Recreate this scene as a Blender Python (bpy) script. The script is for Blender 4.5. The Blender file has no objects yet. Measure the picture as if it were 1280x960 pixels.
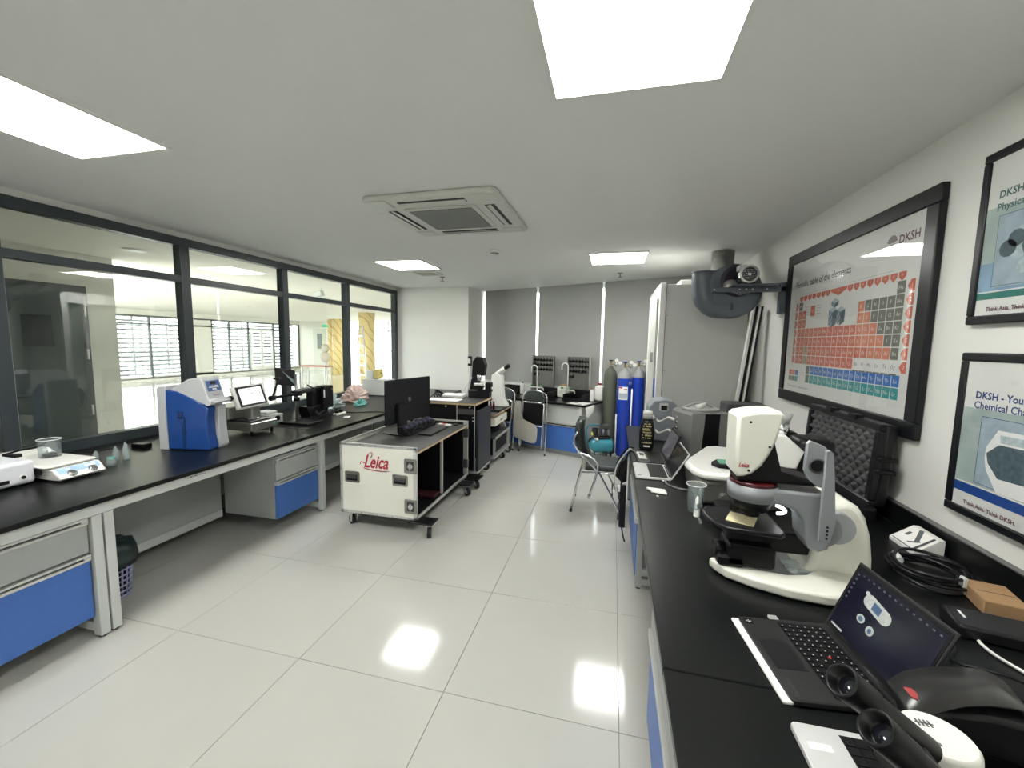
import bpy, bmesh, math, random
from mathutils import Vector, Matrix
random.seed(7)
SC = bpy.context.scene
COL = SC.collection
PI = math.pi

# ---------------------------------------------------------------- camera
cam_d = bpy.data.cameras.new('camera')
cam = bpy.data.objects.new('camera', cam_d)
COL.objects.link(cam)
YAW, PIT, ROL, FPX, CAMH = -0.239445, 0.100195, -0.016491, 514.14, 1.641
cy_, sy_ = math.cos(YAW), math.sin(YAW)
cp_, sp_ = math.cos(PIT), math.sin(PIT)
cf = Vector((sy_*cp_, cy_*cp_, -sp_))
cr0 = Vector((cy_, -sy_, 0))
cd0 = cf.cross(cr0)
cr = cr0*math.cos(ROL) + cd0*math.sin(ROL)
cdn = -cr0*math.sin(ROL) + cd0*math.cos(ROL)
cam.matrix_world = Matrix(((cr.x, -cdn.x, -cf.x, 0), (cr.y, -cdn.y, -cf.y, 0), (cr.z, -cdn.z, -cf.z, CAMH), (0, 0, 0, 1)))
cam_d.sensor_width = 36
cam_d.lens = 36*FPX/1280
cam_d.clip_start = 0.02
SC.camera = cam

# ---------------------------------------------------------------- world and exposure
SC.view_settings.view_transform = 'Standard'
SC.view_settings.look = 'None'
SC.view_settings.gamma = 1
SC.view_settings.use_curve_mapping = False
SC.view_settings.exposure = 2.05
w = bpy.data.worlds.new('overcast_sky'); SC.world = w
w.use_nodes = True
nt = w.node_tree
bg = nt.nodes['Background']
tc = nt.nodes.new('ShaderNodeTexCoord'); sep = nt.nodes.new('ShaderNodeSeparateXYZ')
rmp = nt.nodes.new('ShaderNodeValToRGB')
nt.links.new(tc.outputs['Generated'], sep.inputs[0]); nt.links.new(sep.outputs['Z'], rmp.inputs[0])
rmp.color_ramp.elements[0].position = 0.0; rmp.color_ramp.elements[0].color = (0.62, 0.62, 0.58, 1)
rmp.color_ramp.elements[1].position = 0.12; rmp.color_ramp.elements[1].color = (0.95, 0.98, 1.0, 1)
nt.links.new(rmp.outputs[0], bg.inputs['Color'])
SKY = 3.8
bg.inputs['Strength'].default_value = SKY
PANEL = 8.5         # radiance of the ceiling light panels

# ---------------------------------------------------------------- materials
MATS = {}
def mat(name, col, rough=0.5, metal=0.0, noise=0.04, nscale=30.0, bump=0.0, emit=0.0, spec=0.5, coat=0.0):
    if name in MATS: return MATS[name]
    m = bpy.data.materials.new(name); m.use_nodes = True
    n = m.node_tree.nodes; l = m.node_tree.links
    b = n['Principled BSDF']
    b.inputs['Roughness'].default_value = rough
    b.inputs['Metallic'].default_value = metal
    b.inputs['Specular IOR Level'].default_value = spec
    if coat: b.inputs['Coat Weight'].default_value = coat; b.inputs['Coat Roughness'].default_value = 0.04
    c = (col[0], col[1], col[2], 1)
    if noise:
        t = n.new('ShaderNodeTexCoord'); z = n.new('ShaderNodeTexNoise'); z.inputs['Scale'].default_value = nscale
        z.inputs['Detail'].default_value = 3
        r = n.new('ShaderNodeMix'); r.data_type = 'RGBA'
        r.inputs[6].default_value = tuple(max(0, v*(1-noise)) for v in col)+(1,)
        r.inputs[7].default_value = tuple(min(1, v*(1+noise)) for v in col)+(1,)
        l.new(t.outputs['Object'], z.inputs['Vector']); l.new(z.outputs['Fac'], r.inputs[0]); l.new(r.outputs[2], b.inputs['Base Color'])
        if bump:
            bp = n.new('ShaderNodeBump'); bp.inputs['Strength'].default_value = bump; bp.inputs['Distance'].default_value = 0.002
            l.new(z.outputs['Fac'], bp.inputs['Height']); l.new(bp.outputs[0], b.inputs['Normal'])
    else:
        b.inputs['Base Color'].default_value = c
    if emit:
        b.inputs['Emission Color'].default_value = c; b.inputs['Emission Strength'].default_value = emit
    MATS[name] = m
    return m

def glass_mat(name, tint=(0.94, 0.96, 0.95), rough=0.0, ior=1.5, solid=0.0, scol=(0.8, 0.85, 0.85)):
    m = bpy.data.materials.new(name); m.use_nodes = True
    n = m.node_tree.nodes; l = m.node_tree.links
    n.remove(n['Principled BSDF'])
    o = n['Material Output']
    tr = n.new('ShaderNodeBsdfTransparent'); tr.inputs[0].default_value = (*tint, 1)
    g = n.new('ShaderNodeBsdfGlossy'); g.inputs['Roughness'].default_value = rough
    lw = n.new('ShaderNodeLayerWeight'); lw.inputs[0].default_value = 0.5
    pw = n.new('ShaderNodeMath'); pw.operation = 'POWER'; pw.inputs[1].default_value = 5.0
    f0 = ((ior-1)/(ior+1))**2
    f = n.new('ShaderNodeMath'); f.operation = 'MULTIPLY_ADD'; f.inputs[1].default_value = 1-f0; f.inputs[2].default_value = f0
    l.new(lw.outputs['Facing'], pw.inputs[0]); l.new(pw.outputs[0], f.inputs[0])
    mx = n.new('ShaderNodeMixShader')
    l.new(f.outputs[0], mx.inputs[0]); l.new(tr.outputs[0], mx.inputs[1]); l.new(g.outputs[0], mx.inputs[2])
    out = mx
    if solid:
        d = n.new('ShaderNodeBsdfDiffuse'); d.inputs[0].default_value = (*scol, 1)
        m2 = n.new('ShaderNodeMixShader'); m2.inputs[0].default_value = solid
        l.new(mx.outputs[0], m2.inputs[1]); l.new(d.outputs[0], m2.inputs[2]); out = m2
    l.new(out.outputs[0], o.inputs[0])
    MATS[name] = m
    return m

WALL = mat('wall_paint', (0.78, 0.78, 0.74), 0.6, noise=0.02, nscale=3)
CEIL = mat('ceiling_paint', (0.84, 0.85, 0.83), 0.65, noise=0.02, nscale=2)
TILE = mat('glazed_tile', (0.49, 0.49, 0.455), 0.10, noise=0.05, nscale=2.2, spec=0.4)
GROUT = mat('tile_joint', (0.20, 0.20, 0.18), 0.8)
FRAME = mat('dark_window_frame', (0.035, 0.045, 0.05), 0.35, noise=0.05)
TOP = mat('black_resin', (0.006, 0.007, 0.007), 0.30, noise=0.35, nscale=40, bump=0.15, spec=0.26)
GRAYM = mat('gray_painted_steel', (0.38, 0.40, 0.39), 0.45, noise=0.02)
LGRAY = mat('light_gray_steel', (0.60, 0.62, 0.60), 0.4, noise=0.02)
MGRAY = mat('mid_gray_panel', (0.22, 0.24, 0.24), 0.5)
BLUEP = mat('blue_panel', (0.055, 0.16, 0.50), 0.42, noise=0.05, nscale=60)
ALU = mat('aluminium', (0.66, 0.67, 0.65), 0.32, 0.55, noise=0.05)
CHROME = mat('chrome', (0.75, 0.76, 0.77), 0.15, 1.0, noise=0.02)
STEEL = mat('brushed_steel', (0.34, 0.34, 0.31), 0.35, 0.8, noise=0.12, nscale=60)
BLACK = mat('black_plastic', (0.005, 0.005, 0.006), 0.42, noise=0.1, spec=0.3)
SBLACK = mat('satin_black', (0.008, 0.008, 0.010), 0.30, noise=0.1, spec=0.35)
RUBBER = mat('rubber', (0.012, 0.012, 0.012), 0.7)
DGRAY = mat('dark_gray_plastic', (0.06, 0.062, 0.065), 0.45)
WHITE = mat('white_plastic', (0.82, 0.82, 0.78), 0.32, noise=0.01)
CREAM = mat('cream_laminate', (0.80, 0.80, 0.72), 0.4, noise=0.02)
PAPER = mat('paper', (0.85, 0.85, 0.82), 0.6, noise=0.01)
VINYL = mat('dark_green_vinyl', (0.024, 0.032, 0.030), 0.4, noise=0.15, bump=0.2, nscale=120)
PLY = mat('plywood_edge', (0.55, 0.42, 0.26), 0.6, noise=0.2, nscale=90)
LAMI = mat('gray_laminate', (0.045, 0.047, 0.045), 0.45, noise=0.1)
RED = mat('red_print', (0.42, 0.02, 0.04), 0.5, noise=0)
GLASS = glass_mat('window_glass', (0.93, 0.95, 0.94), 0.0, 1.7)
CLEAR = glass_mat('clear_plastic', (0.90, 0.93, 0.93), 0.03, 1.4, 0.10)
BEAK = glass_mat('beaker_glass', (0.90, 0.93, 0.93), 0.01, 1.5, 0.06)
BLIND = mat('gray_blind_fabric', (0.40, 0.405, 0.39), 0.85, noise=0.03, nscale=200)
TEAL = mat('teal_enamel', (0.04, 0.26, 0.34), 0.25, noise=0.03)
CYLB = mat('blue_enamel', (0.012, 0.05, 0.42), 0.3, noise=0.04)
CYLG = mat('olive_enamel', (0.10, 0.11, 0.085), 0.5, noise=0.12, nscale=15)
CYLW = mat('gray_white_enamel', (0.34, 0.35, 0.35), 0.4)
DUCT = mat('blue_gray_enamel', (0.10, 0.12, 0.14), 0.35, noise=0.05)
DKPRINT = mat('dark_print', (0.10, 0.11, 0.12), 0.5, noise=0)
LIGHTM = bpy.data.materials.new('light_diffuser'); LIGHTM.use_nodes = True
_b = LIGHTM.node_tree.nodes['Principled BSDF']
_b.inputs['Base Color'].default_value = (0.9, 0.9, 0.9, 1)
_b.inputs['Emission Color'].default_value = (1.0, 0.99, 0.95, 1); _b.inputs['Emission Strength'].default_value = PANEL

# ---------------------------------------------------------------- mesh builder
LASTBM = None
ROOTM = {}
class MB:
    """collects shapes in world coordinates (or, with local=True, in the thing's own)"""
    def __init__(s, local=False): s.b = bmesh.new(); s.local = local; s.x = Matrix()
    def _add(s, vs, fs, smooth=False, mi=0):
        v = [s.b.verts.new(s.x @ Vector(p)) for p in vs]
        out = []
        for f in fs:
            try:
                q = s.b.faces.new([v[i] for i in f]); q.smooth = smooth; q.material_index = mi; out.append(q)
            except ValueError: pass
        return v, out
    def box(s, x0, x1, y0, y1, z0, z1, bev=0.0, rot=None, seg=1, mi=0):
        vs = [(x, y, z) for z in (z0, z1) for y in (y0, y1) for x in (x0, x1)]
        if rot is not None:
            c = Vector(((x0+x1)/2, (y0+y1)/2, (z0+z1)/2)); vs = [c + rot @ (Vector(p)-c) for p in vs]
        fs = [(0, 2, 3, 1), (4, 5, 7, 6), (0, 1, 5, 4), (1, 3, 7, 5), (3, 2, 6, 7), (2, 0, 4, 6)]
        v, f = s._add(vs, fs, False, mi)
        if bev:
            es = list({e for q in f for e in q.edges})
            r = bmesh.ops.bevel(s.b, geom=es, offset=bev, segments=seg, profile=0.5, affect='EDGES')
            if seg > 1:
                for q in r['faces']: q.smooth = True
        return s
    def prism(s, pts, axis, a, b, bev=0.0, smooth=False, mi=0):
        """pts: 2-D outline; axis 'x','y','z' = extrusion axis from a to b"""
        def P(p, t):
            if axis == 'x': return (t, p[0], p[1])
            if axis == 'y': return (p[0], t, p[1])
            return (p[0], p[1], t)
        n = len(pts)
        vs = [P(p, a) for p in pts]+[P(p, b) for p in pts]
        v, f = s._add(vs, [tuple(range(n))[::-1], tuple(range(n, 2*n))], False, mi)
        sides = []
        for i in range(n):
            j = (i+1) % n
            q = s.b.faces.new((v[i], v[j], v[n+j], v[n+i])); q.smooth = smooth; q.material_index = mi; sides.append(q)
        allf = f+sides
        bmesh.ops.recalc_face_normals(s.b, faces=allf)
        if bev:
            es = list({e for q in f for e in q.edges})
            r = bmesh.ops.bevel(s.b, geom=es, offset=bev, segments=2, profile=0.5, affect='EDGES')
            for q in r['faces']: q.smooth = True
        return s
    def cyl(s, p0, p1, r0, r1=None, seg=16, caps=True, mi=0):
        r1 = r0 if r1 is None else r1
        p0 = Vector(p0); p1 = Vector(p1); d = (p1-p0).normalized()
        a = d.orthogonal().normalized(); c = d.cross(a)
        vs = []
        for p, r in ((p0, r0), (p1, r1)):
            for i in range(seg):
                t = 2*PI*i/seg; vs.append(p + a*r*math.cos(t) + c*r*math.sin(t))
        v, f = s._add(vs, [(i, (i+1) % seg, seg+(i+1) % seg, seg+i) for i in range(seg)], True, mi)
        if caps:
            for ring in (v[:seg][::-1], v[seg:]):
                q = s.b.faces.new(ring); q.material_index = mi
        return s
    def lathe(s, prof, c, axis=(0, 0, 1), seg=20, mi=0, smooth=True):
        """prof: list of (r, h) along axis from c"""
        c = Vector(c); d = Vector(axis).normalized()
        a = Vector((1, 0, 0)) if abs(d.x) < 0.9 else Vector((0, 1, 0))
        a = (a-d*a.dot(d)).normalized(); e = d.cross(a)
        rings = []
        for r, h in prof:
            if r < 1e-6: rings.append([s.b.verts.new(s.x @ (c+d*h))])
            else: rings.append([s.b.verts.new(s.x @ (c+d*h+a*r*math.cos(2*PI*i/seg)+e*r*math.sin(2*PI*i/seg))) for i in range(seg)])
        for A, B in zip(rings, rings[1:]):
            for i in range(seg):
                j = (i+1) % seg
                if len(A) == 1 and len(B) == 1: break
                if len(A) == 1: q = (A[0], B[j], B[i])
                elif len(B) == 1: q = (A[i], A[j], B[0])
                else: q = (A[i], A[j], B[j], B[i])
                try: f = s.b.faces.new(q); f.smooth = smooth; f.material_index = mi
                except ValueError: pass
        return s
    def tube(s, pts, r, seg=8, mi=0, closed=False):
        pts = [Vector(p) for p in pts]; n = len(pts); rings = []
        prev = None
        for i, p in enumerate(pts):
            if closed: d = pts[(i+1) % n]-pts[i-1]
            else: d = pts[min(i+1, n-1)]-pts[max(i-1, 0)]
            d.normalize()
            a = d.orthogonal().normalized() if prev is None else (prev-d*prev.dot(d)).normalized()
            prev = a; e = d.cross(a)
            rr = r[i] if isinstance(r, (list, tuple)) else r
            rings.append([s.b.verts.new(s.x @ (p+a*rr*math.cos(2*PI*k/seg)+e*rr*math.sin(2*PI*k/seg))) for k in range(seg)])
        m = n if closed else n-1
        for i in range(m):
            A = rings[i]; B = rings[(i+1) % n]
            for k in range(seg):
                j = (k+1) % seg
                try: f = s.b.faces.new((A[k], A[j], B[j], B[k])); f.smooth = True; f.material_index = mi
                except ValueError: pass
        if not closed:
            for R in (rings[0][::-1], rings[-1]): f = s.b.faces.new(R); f.material_index = mi
        return s
    def ball(s, c, r, seg=12, sc=(1, 1, 1), mi=0):
        prof = [(math.sin(PI*i/8), -math.cos(PI*i/8)) for i in range(9)]
        c = Vector(c); rings = []
        for rr, h in prof:
            if rr < 1e-6: rings.append([s.b.verts.new(s.x @ Vector((c.x, c.y, c.z+h*r*sc[2])))])
            else: rings.append([s.b.verts.new(s.x @ Vector((c.x+rr*r*sc[0]*math.cos(2*PI*i/seg), c.y+rr*r*sc[1]*math.sin(2*PI*i/seg), c.z+h*r*sc[2]))) for i in range(seg)])
        for A, B in zip(rings, rings[1:]):
            for i in range(seg):
                j = (i+1) % seg
                q = (A[0], B[j], B[i]) if len(A) == 1 else ((A[i], A[j], B[0]) if len(B) == 1 else (A[i], A[j], B[j], B[i]))
                f = s.b.faces.new(q); f.smooth = True; f.material_index = mi
        return s
    def quad(s, a, b, c, d, mi=0):
        s._add([a, b, c, d], [(0, 1, 2, 3)], False, mi); return s
    def loft(s, rings, smooth=True, caps=True, mi=0):
        """rings: equal-length lists of points"""
        R = [[s.b.verts.new(s.x @ Vector(p)) for p in r] for r in rings]
        n = len(R[0]); fs = []
        for A, B in zip(R, R[1:]):
            for i in range(n):
                j = (i+1) % n
                f = s.b.faces.new((A[i], A[j], B[j], B[i])); f.smooth = smooth; f.material_index = mi; fs.append(f)
        if caps:
            fs.append(s.b.faces.new(R[0][::-1])); fs.append(s.b.faces.new(R[-1]))
        bmesh.ops.recalc_face_normals(s.b, faces=fs)
        return s
    def build(s, name, m, parent=None, kind=None, label=None):
        me = bpy.data.meshes.new(name)
        if parent is not None and not s.local:
            r = parent
            while r.parent is not None: r = r.parent
            s.b.transform(ROOTM.get(r.name, Matrix()).inverted())
        s.b.to_mesh(me); s.b.free()
        for q in (m if isinstance(m, (list, tuple)) else [m]): me.materials.append(q)
        o = bpy.data.objects.new(name, me); COL.objects.link(o)
        if parent is not None: o.parent = parent
        if kind: o['kind'] = kind
        if label: o['label'] = label
        return o

def thing(name, label, cat, loc=(0, 0, 0), rz=0.0, group=None):
    o = bpy.data.objects.new(name, None); COL.objects.link(o)
    o.location = loc; o.rotation_euler = (0, 0, rz); o.empty_display_size = 0.05
    o['label'] = label; o['category'] = cat
    if group: o['group'] = group
    ROOTM[o.name] = Matrix.Translation(loc) @ Matrix.Rotation(rz, 4, 'Z')
    return o
def tag(o, label, cat, group=None, kind=None):
    o['label'] = label; o['category'] = cat
    if group: o['group'] = group
    if kind: o['kind'] = kind
    return o
def struct(name, loc=(0, 0, 0), rz=0.0):
    o = bpy.data.objects.new(name, None); COL.objects.link(o); o.location = loc; o.rotation_euler = (0, 0, rz)
    o['kind'] = 'structure'
    ROOTM[o.name] = Matrix.Translation(loc) @ Matrix.Rotation(rz, 4, 'Z')
    return o
def dup(root, loc, rz, label=None, group=None):
    def cp(o, par):
        c = o.copy(); COL.objects.link(c)
        if par is not None: c.parent = par
        for ch in list(o.children): cp(ch, c)
        return c
    r = cp(root, None); r.location = loc; r.rotation_euler = (0, 0, rz)
    if label: r['label'] = label
    if group: r['group'] = group
    ROOTM[r.name] = Matrix.Translation(loc) @ Matrix.Rotation(rz, 4, 'Z')
    return r
_dg = [None]
def text(name, s, size, mtx, m, parent, ext=0.0003, align='LEFT', shear=0.0, res=2, bold=0.0, local=False, sx=1.0):
    c = bpy.data.curves.new('t', 'FONT'); c.body = s; c.size = size; c.extrude = ext; c.align_x = align
    c.shear = shear; c.resolution_u = res; c.offset = bold
    o = bpy.data.objects.new('t', c); COL.objects.link(o)
    dg = bpy.context.evaluated_depsgraph_get()
    me = bpy.data.meshes.new_from_object(o.evaluated_get(dg))
    bpy.data.objects.remove(o); bpy.data.curves.remove(c)
    me.transform(Matrix.Diagonal((sx, 1, 1, 1)))
    me.transform(mtx)
    if parent is not None and not local:
        r = parent
        while r.parent is not None: r = r.parent
        me.transform(ROOTM.get(r.name, Matrix()).inverted())
    me.materials.clear(); me.materials.append(m)
    if name is None: return me
    me.name = name
    q = bpy.data.objects.new(name, me); COL.objects.link(q)
    if parent is not None: q.parent = parent
    return q
def basis(o, X, Y):
    X = Vector(X).normalized(); Y = Vector(Y).normalized(); Z = X.cross(Y)
    return Matrix(((X.x, Y.x, Z.x, o[0]), (X.y, Y.y, Z.y, o[1]), (X.z, Y.z, Z.z, o[2]), (0, 0, 0, 1)))
def R3(ax, deg): return Matrix.Rotation(math.radians(deg), 3, ax)
def arc(c, r, a0, a1, n):
    return [(c[0]+r*math.cos(math.radians(a0+(a1-a0)*i/n)), c[1]+r*math.sin(math.radians(a0+(a1-a0)*i/n))) for i in range(n+1)]
def curve(pts, n=6):
    """Catmull-Rom through pts"""
    P = [Vector(p) for p in pts]; P = [P[0]*2-P[1]]+P+[P[-1]*2-P[-2]]; out = []
    for i in range(1, len(P)-2):
        for k in range(n):
            t = k/n
            out.append(0.5*((2*P[i])+(P[i+1]-P[i-1])*t+(2*P[i-1]-5*P[i]+4*P[i+1]-P[i+2])*t*t+(3*P[i]-P[i-1]-3*P[i+1]+P[i+2])*t**3))
    out.append(P[-2]); return out
def rrect(x0, x1, y0, y1, r, n=4):
    return arc((x1-r, y1-r), r, 0, 90, n)+arc((x0+r, y1-r), r, 90, 180, n)+arc((x0+r, y0+r), r, 180, 270, n)+arc((x1-r, y0+r), r, 270, 360, n)

# ---------------------------------------------------------------- room numbers
XL, XR, ZC = -3.92, 1.41, 2.6      # glass partition, right wall, ceiling
YN, YB = -3.0, 6.95                # wall behind the camera, far left wall piece
WA = Vector((-2.40, 7.60, 0)); WANG = math.radians(-21.57)   # slanted window wall
WM = Matrix.Translation(WA) @ Matrix.Rotation(WANG, 4, 'Z')
def WP(s, off, z): return WM @ Vector((s, -off, z))
HX = -16.5                          # far window wall of the hall
BT = 0.78                           # bench height

# ================================================================ STRUCTURE
# floor: slab plus single tiles
fl = struct('floor')
MB().box(-16.8, 1.6, -3.2, 19.3, -0.12, -0.006).build('floor_slab', GROUT, fl)
mesh_cache = {}
TX0, TY0, TS = -2.3125, 1.6586, 0.8
for i in range(-3, 6):
    for j in range(-6, 8):
        x0 = TX0+TS*i; y0 = TY0+TS*j; x1 = x0+TS; y1 = y0+TS
        x0, x1 = max(x0, XL), min(x1, XR); y0, y1 = max(y0, YN), min(y1, 7.62)
        if x1-x0 < 0.05 or y1-y0 < 0.05: continue
        if y0 > 7.60-0.395*(x0+2.4): continue
        g = 0.0013
        key = (round(x1-x0, 3), round(y1-y0, 3))
        if key not in mesh_cache:
            b = MB(); b.box(g, key[0]-g, g, key[1]-g, -0.006, 0.0, 0.0008)
            o = b.build('tile', TILE, fl); mesh_cache[key] = o.data
        else:
            o = bpy.data.objects.new('tile', mesh_cache[key]); COL.objects.link(o); o.parent = fl
        o.location = (x0, y0, 0)
HFL = mat('hall_polished_floor', (0.62, 0.61, 0.56), 0.08, noise=0.05, nscale=1.2)
b = MB(); b.box(HX, XL-0.06, -3.0, 19.0, -0.006, 0.0)
b.build('hall_paving', HFL, fl)

# ceiling
cl = struct('ceiling')
b = MB(); b.box(XL-0.05, 1.5, -3.1, 7.9, ZC, ZC+0.1); b.build('ceiling_slab', CEIL, cl)
HCE = mat('hall_ceiling_paint', (0.80, 0.78, 0.70), 0.7, noise=0.02, nscale=2)
MB().box(-16.8, XL-0.05, 3.7, 19.3, ZC, ZC+0.1).build('hall_ceiling_slab', HCE, cl)
MB().box(-6.35, XL-0.05, -3.1, 3.7, ZC, ZC+0.1).build('hall_ceiling_slab', HCE, cl)  # rest of the unseen hall left roofless, an added opening for sky light

# walls
o = MB().box(XR, XR+0.12, -3.1, 6.25, 0, ZC).build('wall_right', WALL); o['kind'] = 'structure'
o = MB().box(-6.3, XR, YN-0.12, YN, 0, ZC).build('wall_near', WALL); o['kind'] = 'structure'
o = MB().box(XL-0.07, XL, YN, YB, 0, 0.78).build('wall_left', WALL); o['kind'] = 'structure'
o = MB().box(XL-0.07, XL+0.01, YN, YB, 2.55, ZC).build('trim_1', WALL); o['kind'] = 'structure'
b = MB(); b.prism([(XL-0.07, YB), (-2.50, YB-0.03), (-2.42, 7.60), (-2.40, 7.75), (XL-0.07, 7.75)], 'z', 0, ZC)
o = b.build('wall_back', WALL); o['kind'] = 'structure'
# slanted window wall (local frame: x along wall, y away from the room)
wb = struct('wall_window', WA, WANG)
b = MB(True); b.box(0, 4.08, 0, 0.15, 0, 0.88); b.box(3.72, 4.08, 0, 0.15, 0.88, ZC); b.build('wall_panel', WALL, wb)
b = MB(True); b.box(0, 4.0, -0.06, 0.15, 0.88, 0.91, 0.004); b.build('sill', WHITE, wb)
wn = struct('window_2', WA, WANG)
WFR = mat('white_window_frame', (0.72, 0.73, 0.72), 0.4)
for s in (0.0, 1.19, 2.39, 3.67):
    MB(True).box(s, s+0.05, 0.07, 0.13, 0.91, ZC).build('mullion', WFR, wn)
MB(True).box(0, 3.72, 0.07, 0.13, 0.91, 0.96).build('window_rail', WFR, wn)
MB(True).box(0, 3.72, 0.07, 0.13, 2.53, ZC).build('window_rail', WFR, wn)
for s0, s1 in ((0.05, 1.19), (1.24, 2.39), (2.44, 3.67)):
    MB(True).box(s0, s1, 0.095, 0.10, 0.96, 2.53).build('pane', GLASS, wn)

# glass partition on the left
wp = struct('window_1')
ys = [-3.0, -1.6, -0.45, 0.67, 1.79, 3.03, 4.235, 5.45, 6.86]
for y in ys: MB().box(XL-0.06, XL+0.03, y, y+0.085, 0.86, 2.49, 0.003).build('mullion', FRAME, wp)
MB().box(XL-0.06, XL+0.03, YN, YB, 2.475, 2.55, 0.003).build('top_rail', FRAME, wp)
MB().box(XL-0.06, XL+0.035, YN, YB, 0.78, 0.862, 0.003).build('bottom_rail', FRAME, wp)
for y0, y1 in zip(ys, ys[1:]):
    MB().box(XL-0.055, XL+0.025, y0+0.085, y1, 2.145, 2.205, 0.002).build('transom', FRAME, wp)
    MB().box(XL-0.022, XL-0.014, y0+0.085, y1, 0.862, 2.145).build('pane', GLASS, wp)
    MB().box(XL-0.022, XL-0.014, y0+0.085, y1, 2.205, 2.475).build('pane', GLASS, wp)

# baseboards are absent in the photograph; the right wall meets the benches directly
# ---------------------------------------------------------------- the hall outside the partition
HW = mat('hall_wall_paint', (0.78, 0.77, 0.70), 0.6, noise=0.02, nscale=3)
o = MB().box(-6.30, -6.15, YN, 3.93, 0, ZC).build('wall_hall_left', HW); o['kind'] = 'structure'
o = MB().box(HX-0.15, -13.6, 19.0, 19.15, 0, ZC).build('wall_hall_back', HW); o['kind'] = 'structure'
o = MB().box(-4.10, XL-0.07, 7.75, 19.0, 0, ZC).build('wall_hall_right', HW); o['kind'] = 'structure'
# dark door on the near hall wall
dr = struct('door_1')
DOORM = mat('dark_green_door', (0.035, 0.05, 0.05), 0.4, noise=0.04)
MB().box(-6.15, -6.11, 2.25, 3.62, 0.0, 2.22, 0.003).build('door_frame', FRAME, dr)
lf = MB().box(-6.12, -6.09, 2.31, 3.56, 0.01, 2.17, 0.003).build('door_leaf', DOORM, dr)
MB().box(-6.095, -6.085, 2.62, 2.68, 1.2, 1.9).build('vision_frame', MGRAY, dr)
b = MB(); b.box(-6.092, -6.084, 3.02, 3.27, 1.52, 1.86, 0.002); b.build('vision_panel', mat('dark_pane', (0.01, 0.015, 0.015), 0.1), dr)
for z in (0.75, 1.42, 1.92): MB().cyl((-6.09, 3.575, z-0.06), (-6.09, 3.575, z+0.06), 0.011, seg=8).build('hinge', ALU, dr)
# exit door far away
d2 = struct('door_2')
MB().box(-15.70, -14.72, 18.95, 19.0, 0, 2.27, 0.004).build('door_frame', WHITE, d2)
MB().box(-15.62, -14.80, 18.93, 18.96, 0.02, 2.21, 0.004).build('door_leaf', mat('pale_door', (0.66, 0.66, 0.58), 0.4), d2)
MB().box(-15.35, -15.05, 18.92, 18.935, 1.15, 1.95, 0.004).build('vision_panel', mat('gray_green_pane', (0.20, 0.24, 0.21), 0.2), d2)
es = thing('exit_sign', 'small green emergency sign above the far pale hall door', 'sign', (-14.85, 18.93, 2.28))
MB().box(-15.0, -14.7, 18.90, 18.97, 2.29, 2.42, 0.004).build('sign_body', mat('exit_green', (0.02, 0.25, 0.10), 0.4, emit=0.6), es)
# far window wall with frames and louvres
w3 = struct('window_3')
DF = mat('gray_hall_frame', (0.09, 0.11, 0.11), 0.4)
MB().box(HX-0.12, HX, 3.93, 19.0, 2.40, ZC).build('lintel', HW, w3)
MB().box(HX-0.12, HX, 3.93, 19.0, 0, 0.14).build('low_curb', HW, w3)
MB().box(HX-0.12, HX, 13.05, 13.95, 0.14, 2.40).build('pier', HW, w3)
my = [3.93, 5.2, 6.4, 7.6, 8.8, 10.05, 11.55, 12.98, 13.95, 14.78, 15.76, 17.2, 18.1, 18.92]
for y in my:
    if y == 12.98: continue
    MB().box(HX-0.08, HX, y, y+0.06, 0.14, 2.40).build('mullion', DF, w3)
MB().box(HX-0.08, HX, 3.93, 19.0, 2.08, 2.13).build('transom', DF, w3)
MB().box(HX-0.08, HX, 3.93, 19.0, 2.36, 2.41).build('transom', DF, w3)
MB().box(HX-0.08, HX, 3.93, 19.0, 0.10, 0.20).build('transom', WHITE, w3)
for a, c in ((3.93, 13.05), (13.95, 19.0)):
    MB().box(HX-0.045, HX-0.04, a, c, 0.14, 2.40).build('pane', GLASS, w3)
for a in (15.85, 16.5):      # double glazed doors in white frames
    b = MB()
    b.box(HX-0.02, HX+0.03, a, a+0.07, 0.15, 2.06); b.box(HX-0.02, HX+0.03, a+0.57, a+0.64, 0.15, 2.06)
    b.box(HX-0.02, HX+0.03, a+0.07, a+0.57, 1.98, 2.06); b.box(HX-0.02, HX+0.03, a+0.07, a+0.57, 0.15, 0.35)
    b.build('door_leaf_frame', WHITE, w3)
b = MB()
for k in range(14):
    z = 0.22+k*0.165
    b.box(HX-0.62, HX-0.50, 3.9, 19.1, z, z+0.06, rot=R3('Y', 18))
LV = mat('gray_louvre', (0.12, 0.13, 0.13), 0.5)
lo = b.build('louvre', LV, w3, kind='stuff')
b = MB()
for y in (5, 6.6, 8.3, 10.0, 11.4, 12.6, 14.4, 16.0, 17.9): b.box(HX-0.66, HX-0.62, y, y+0.05, 0, 2.6)
b.build('louvre_post', DF, w3)
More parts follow.
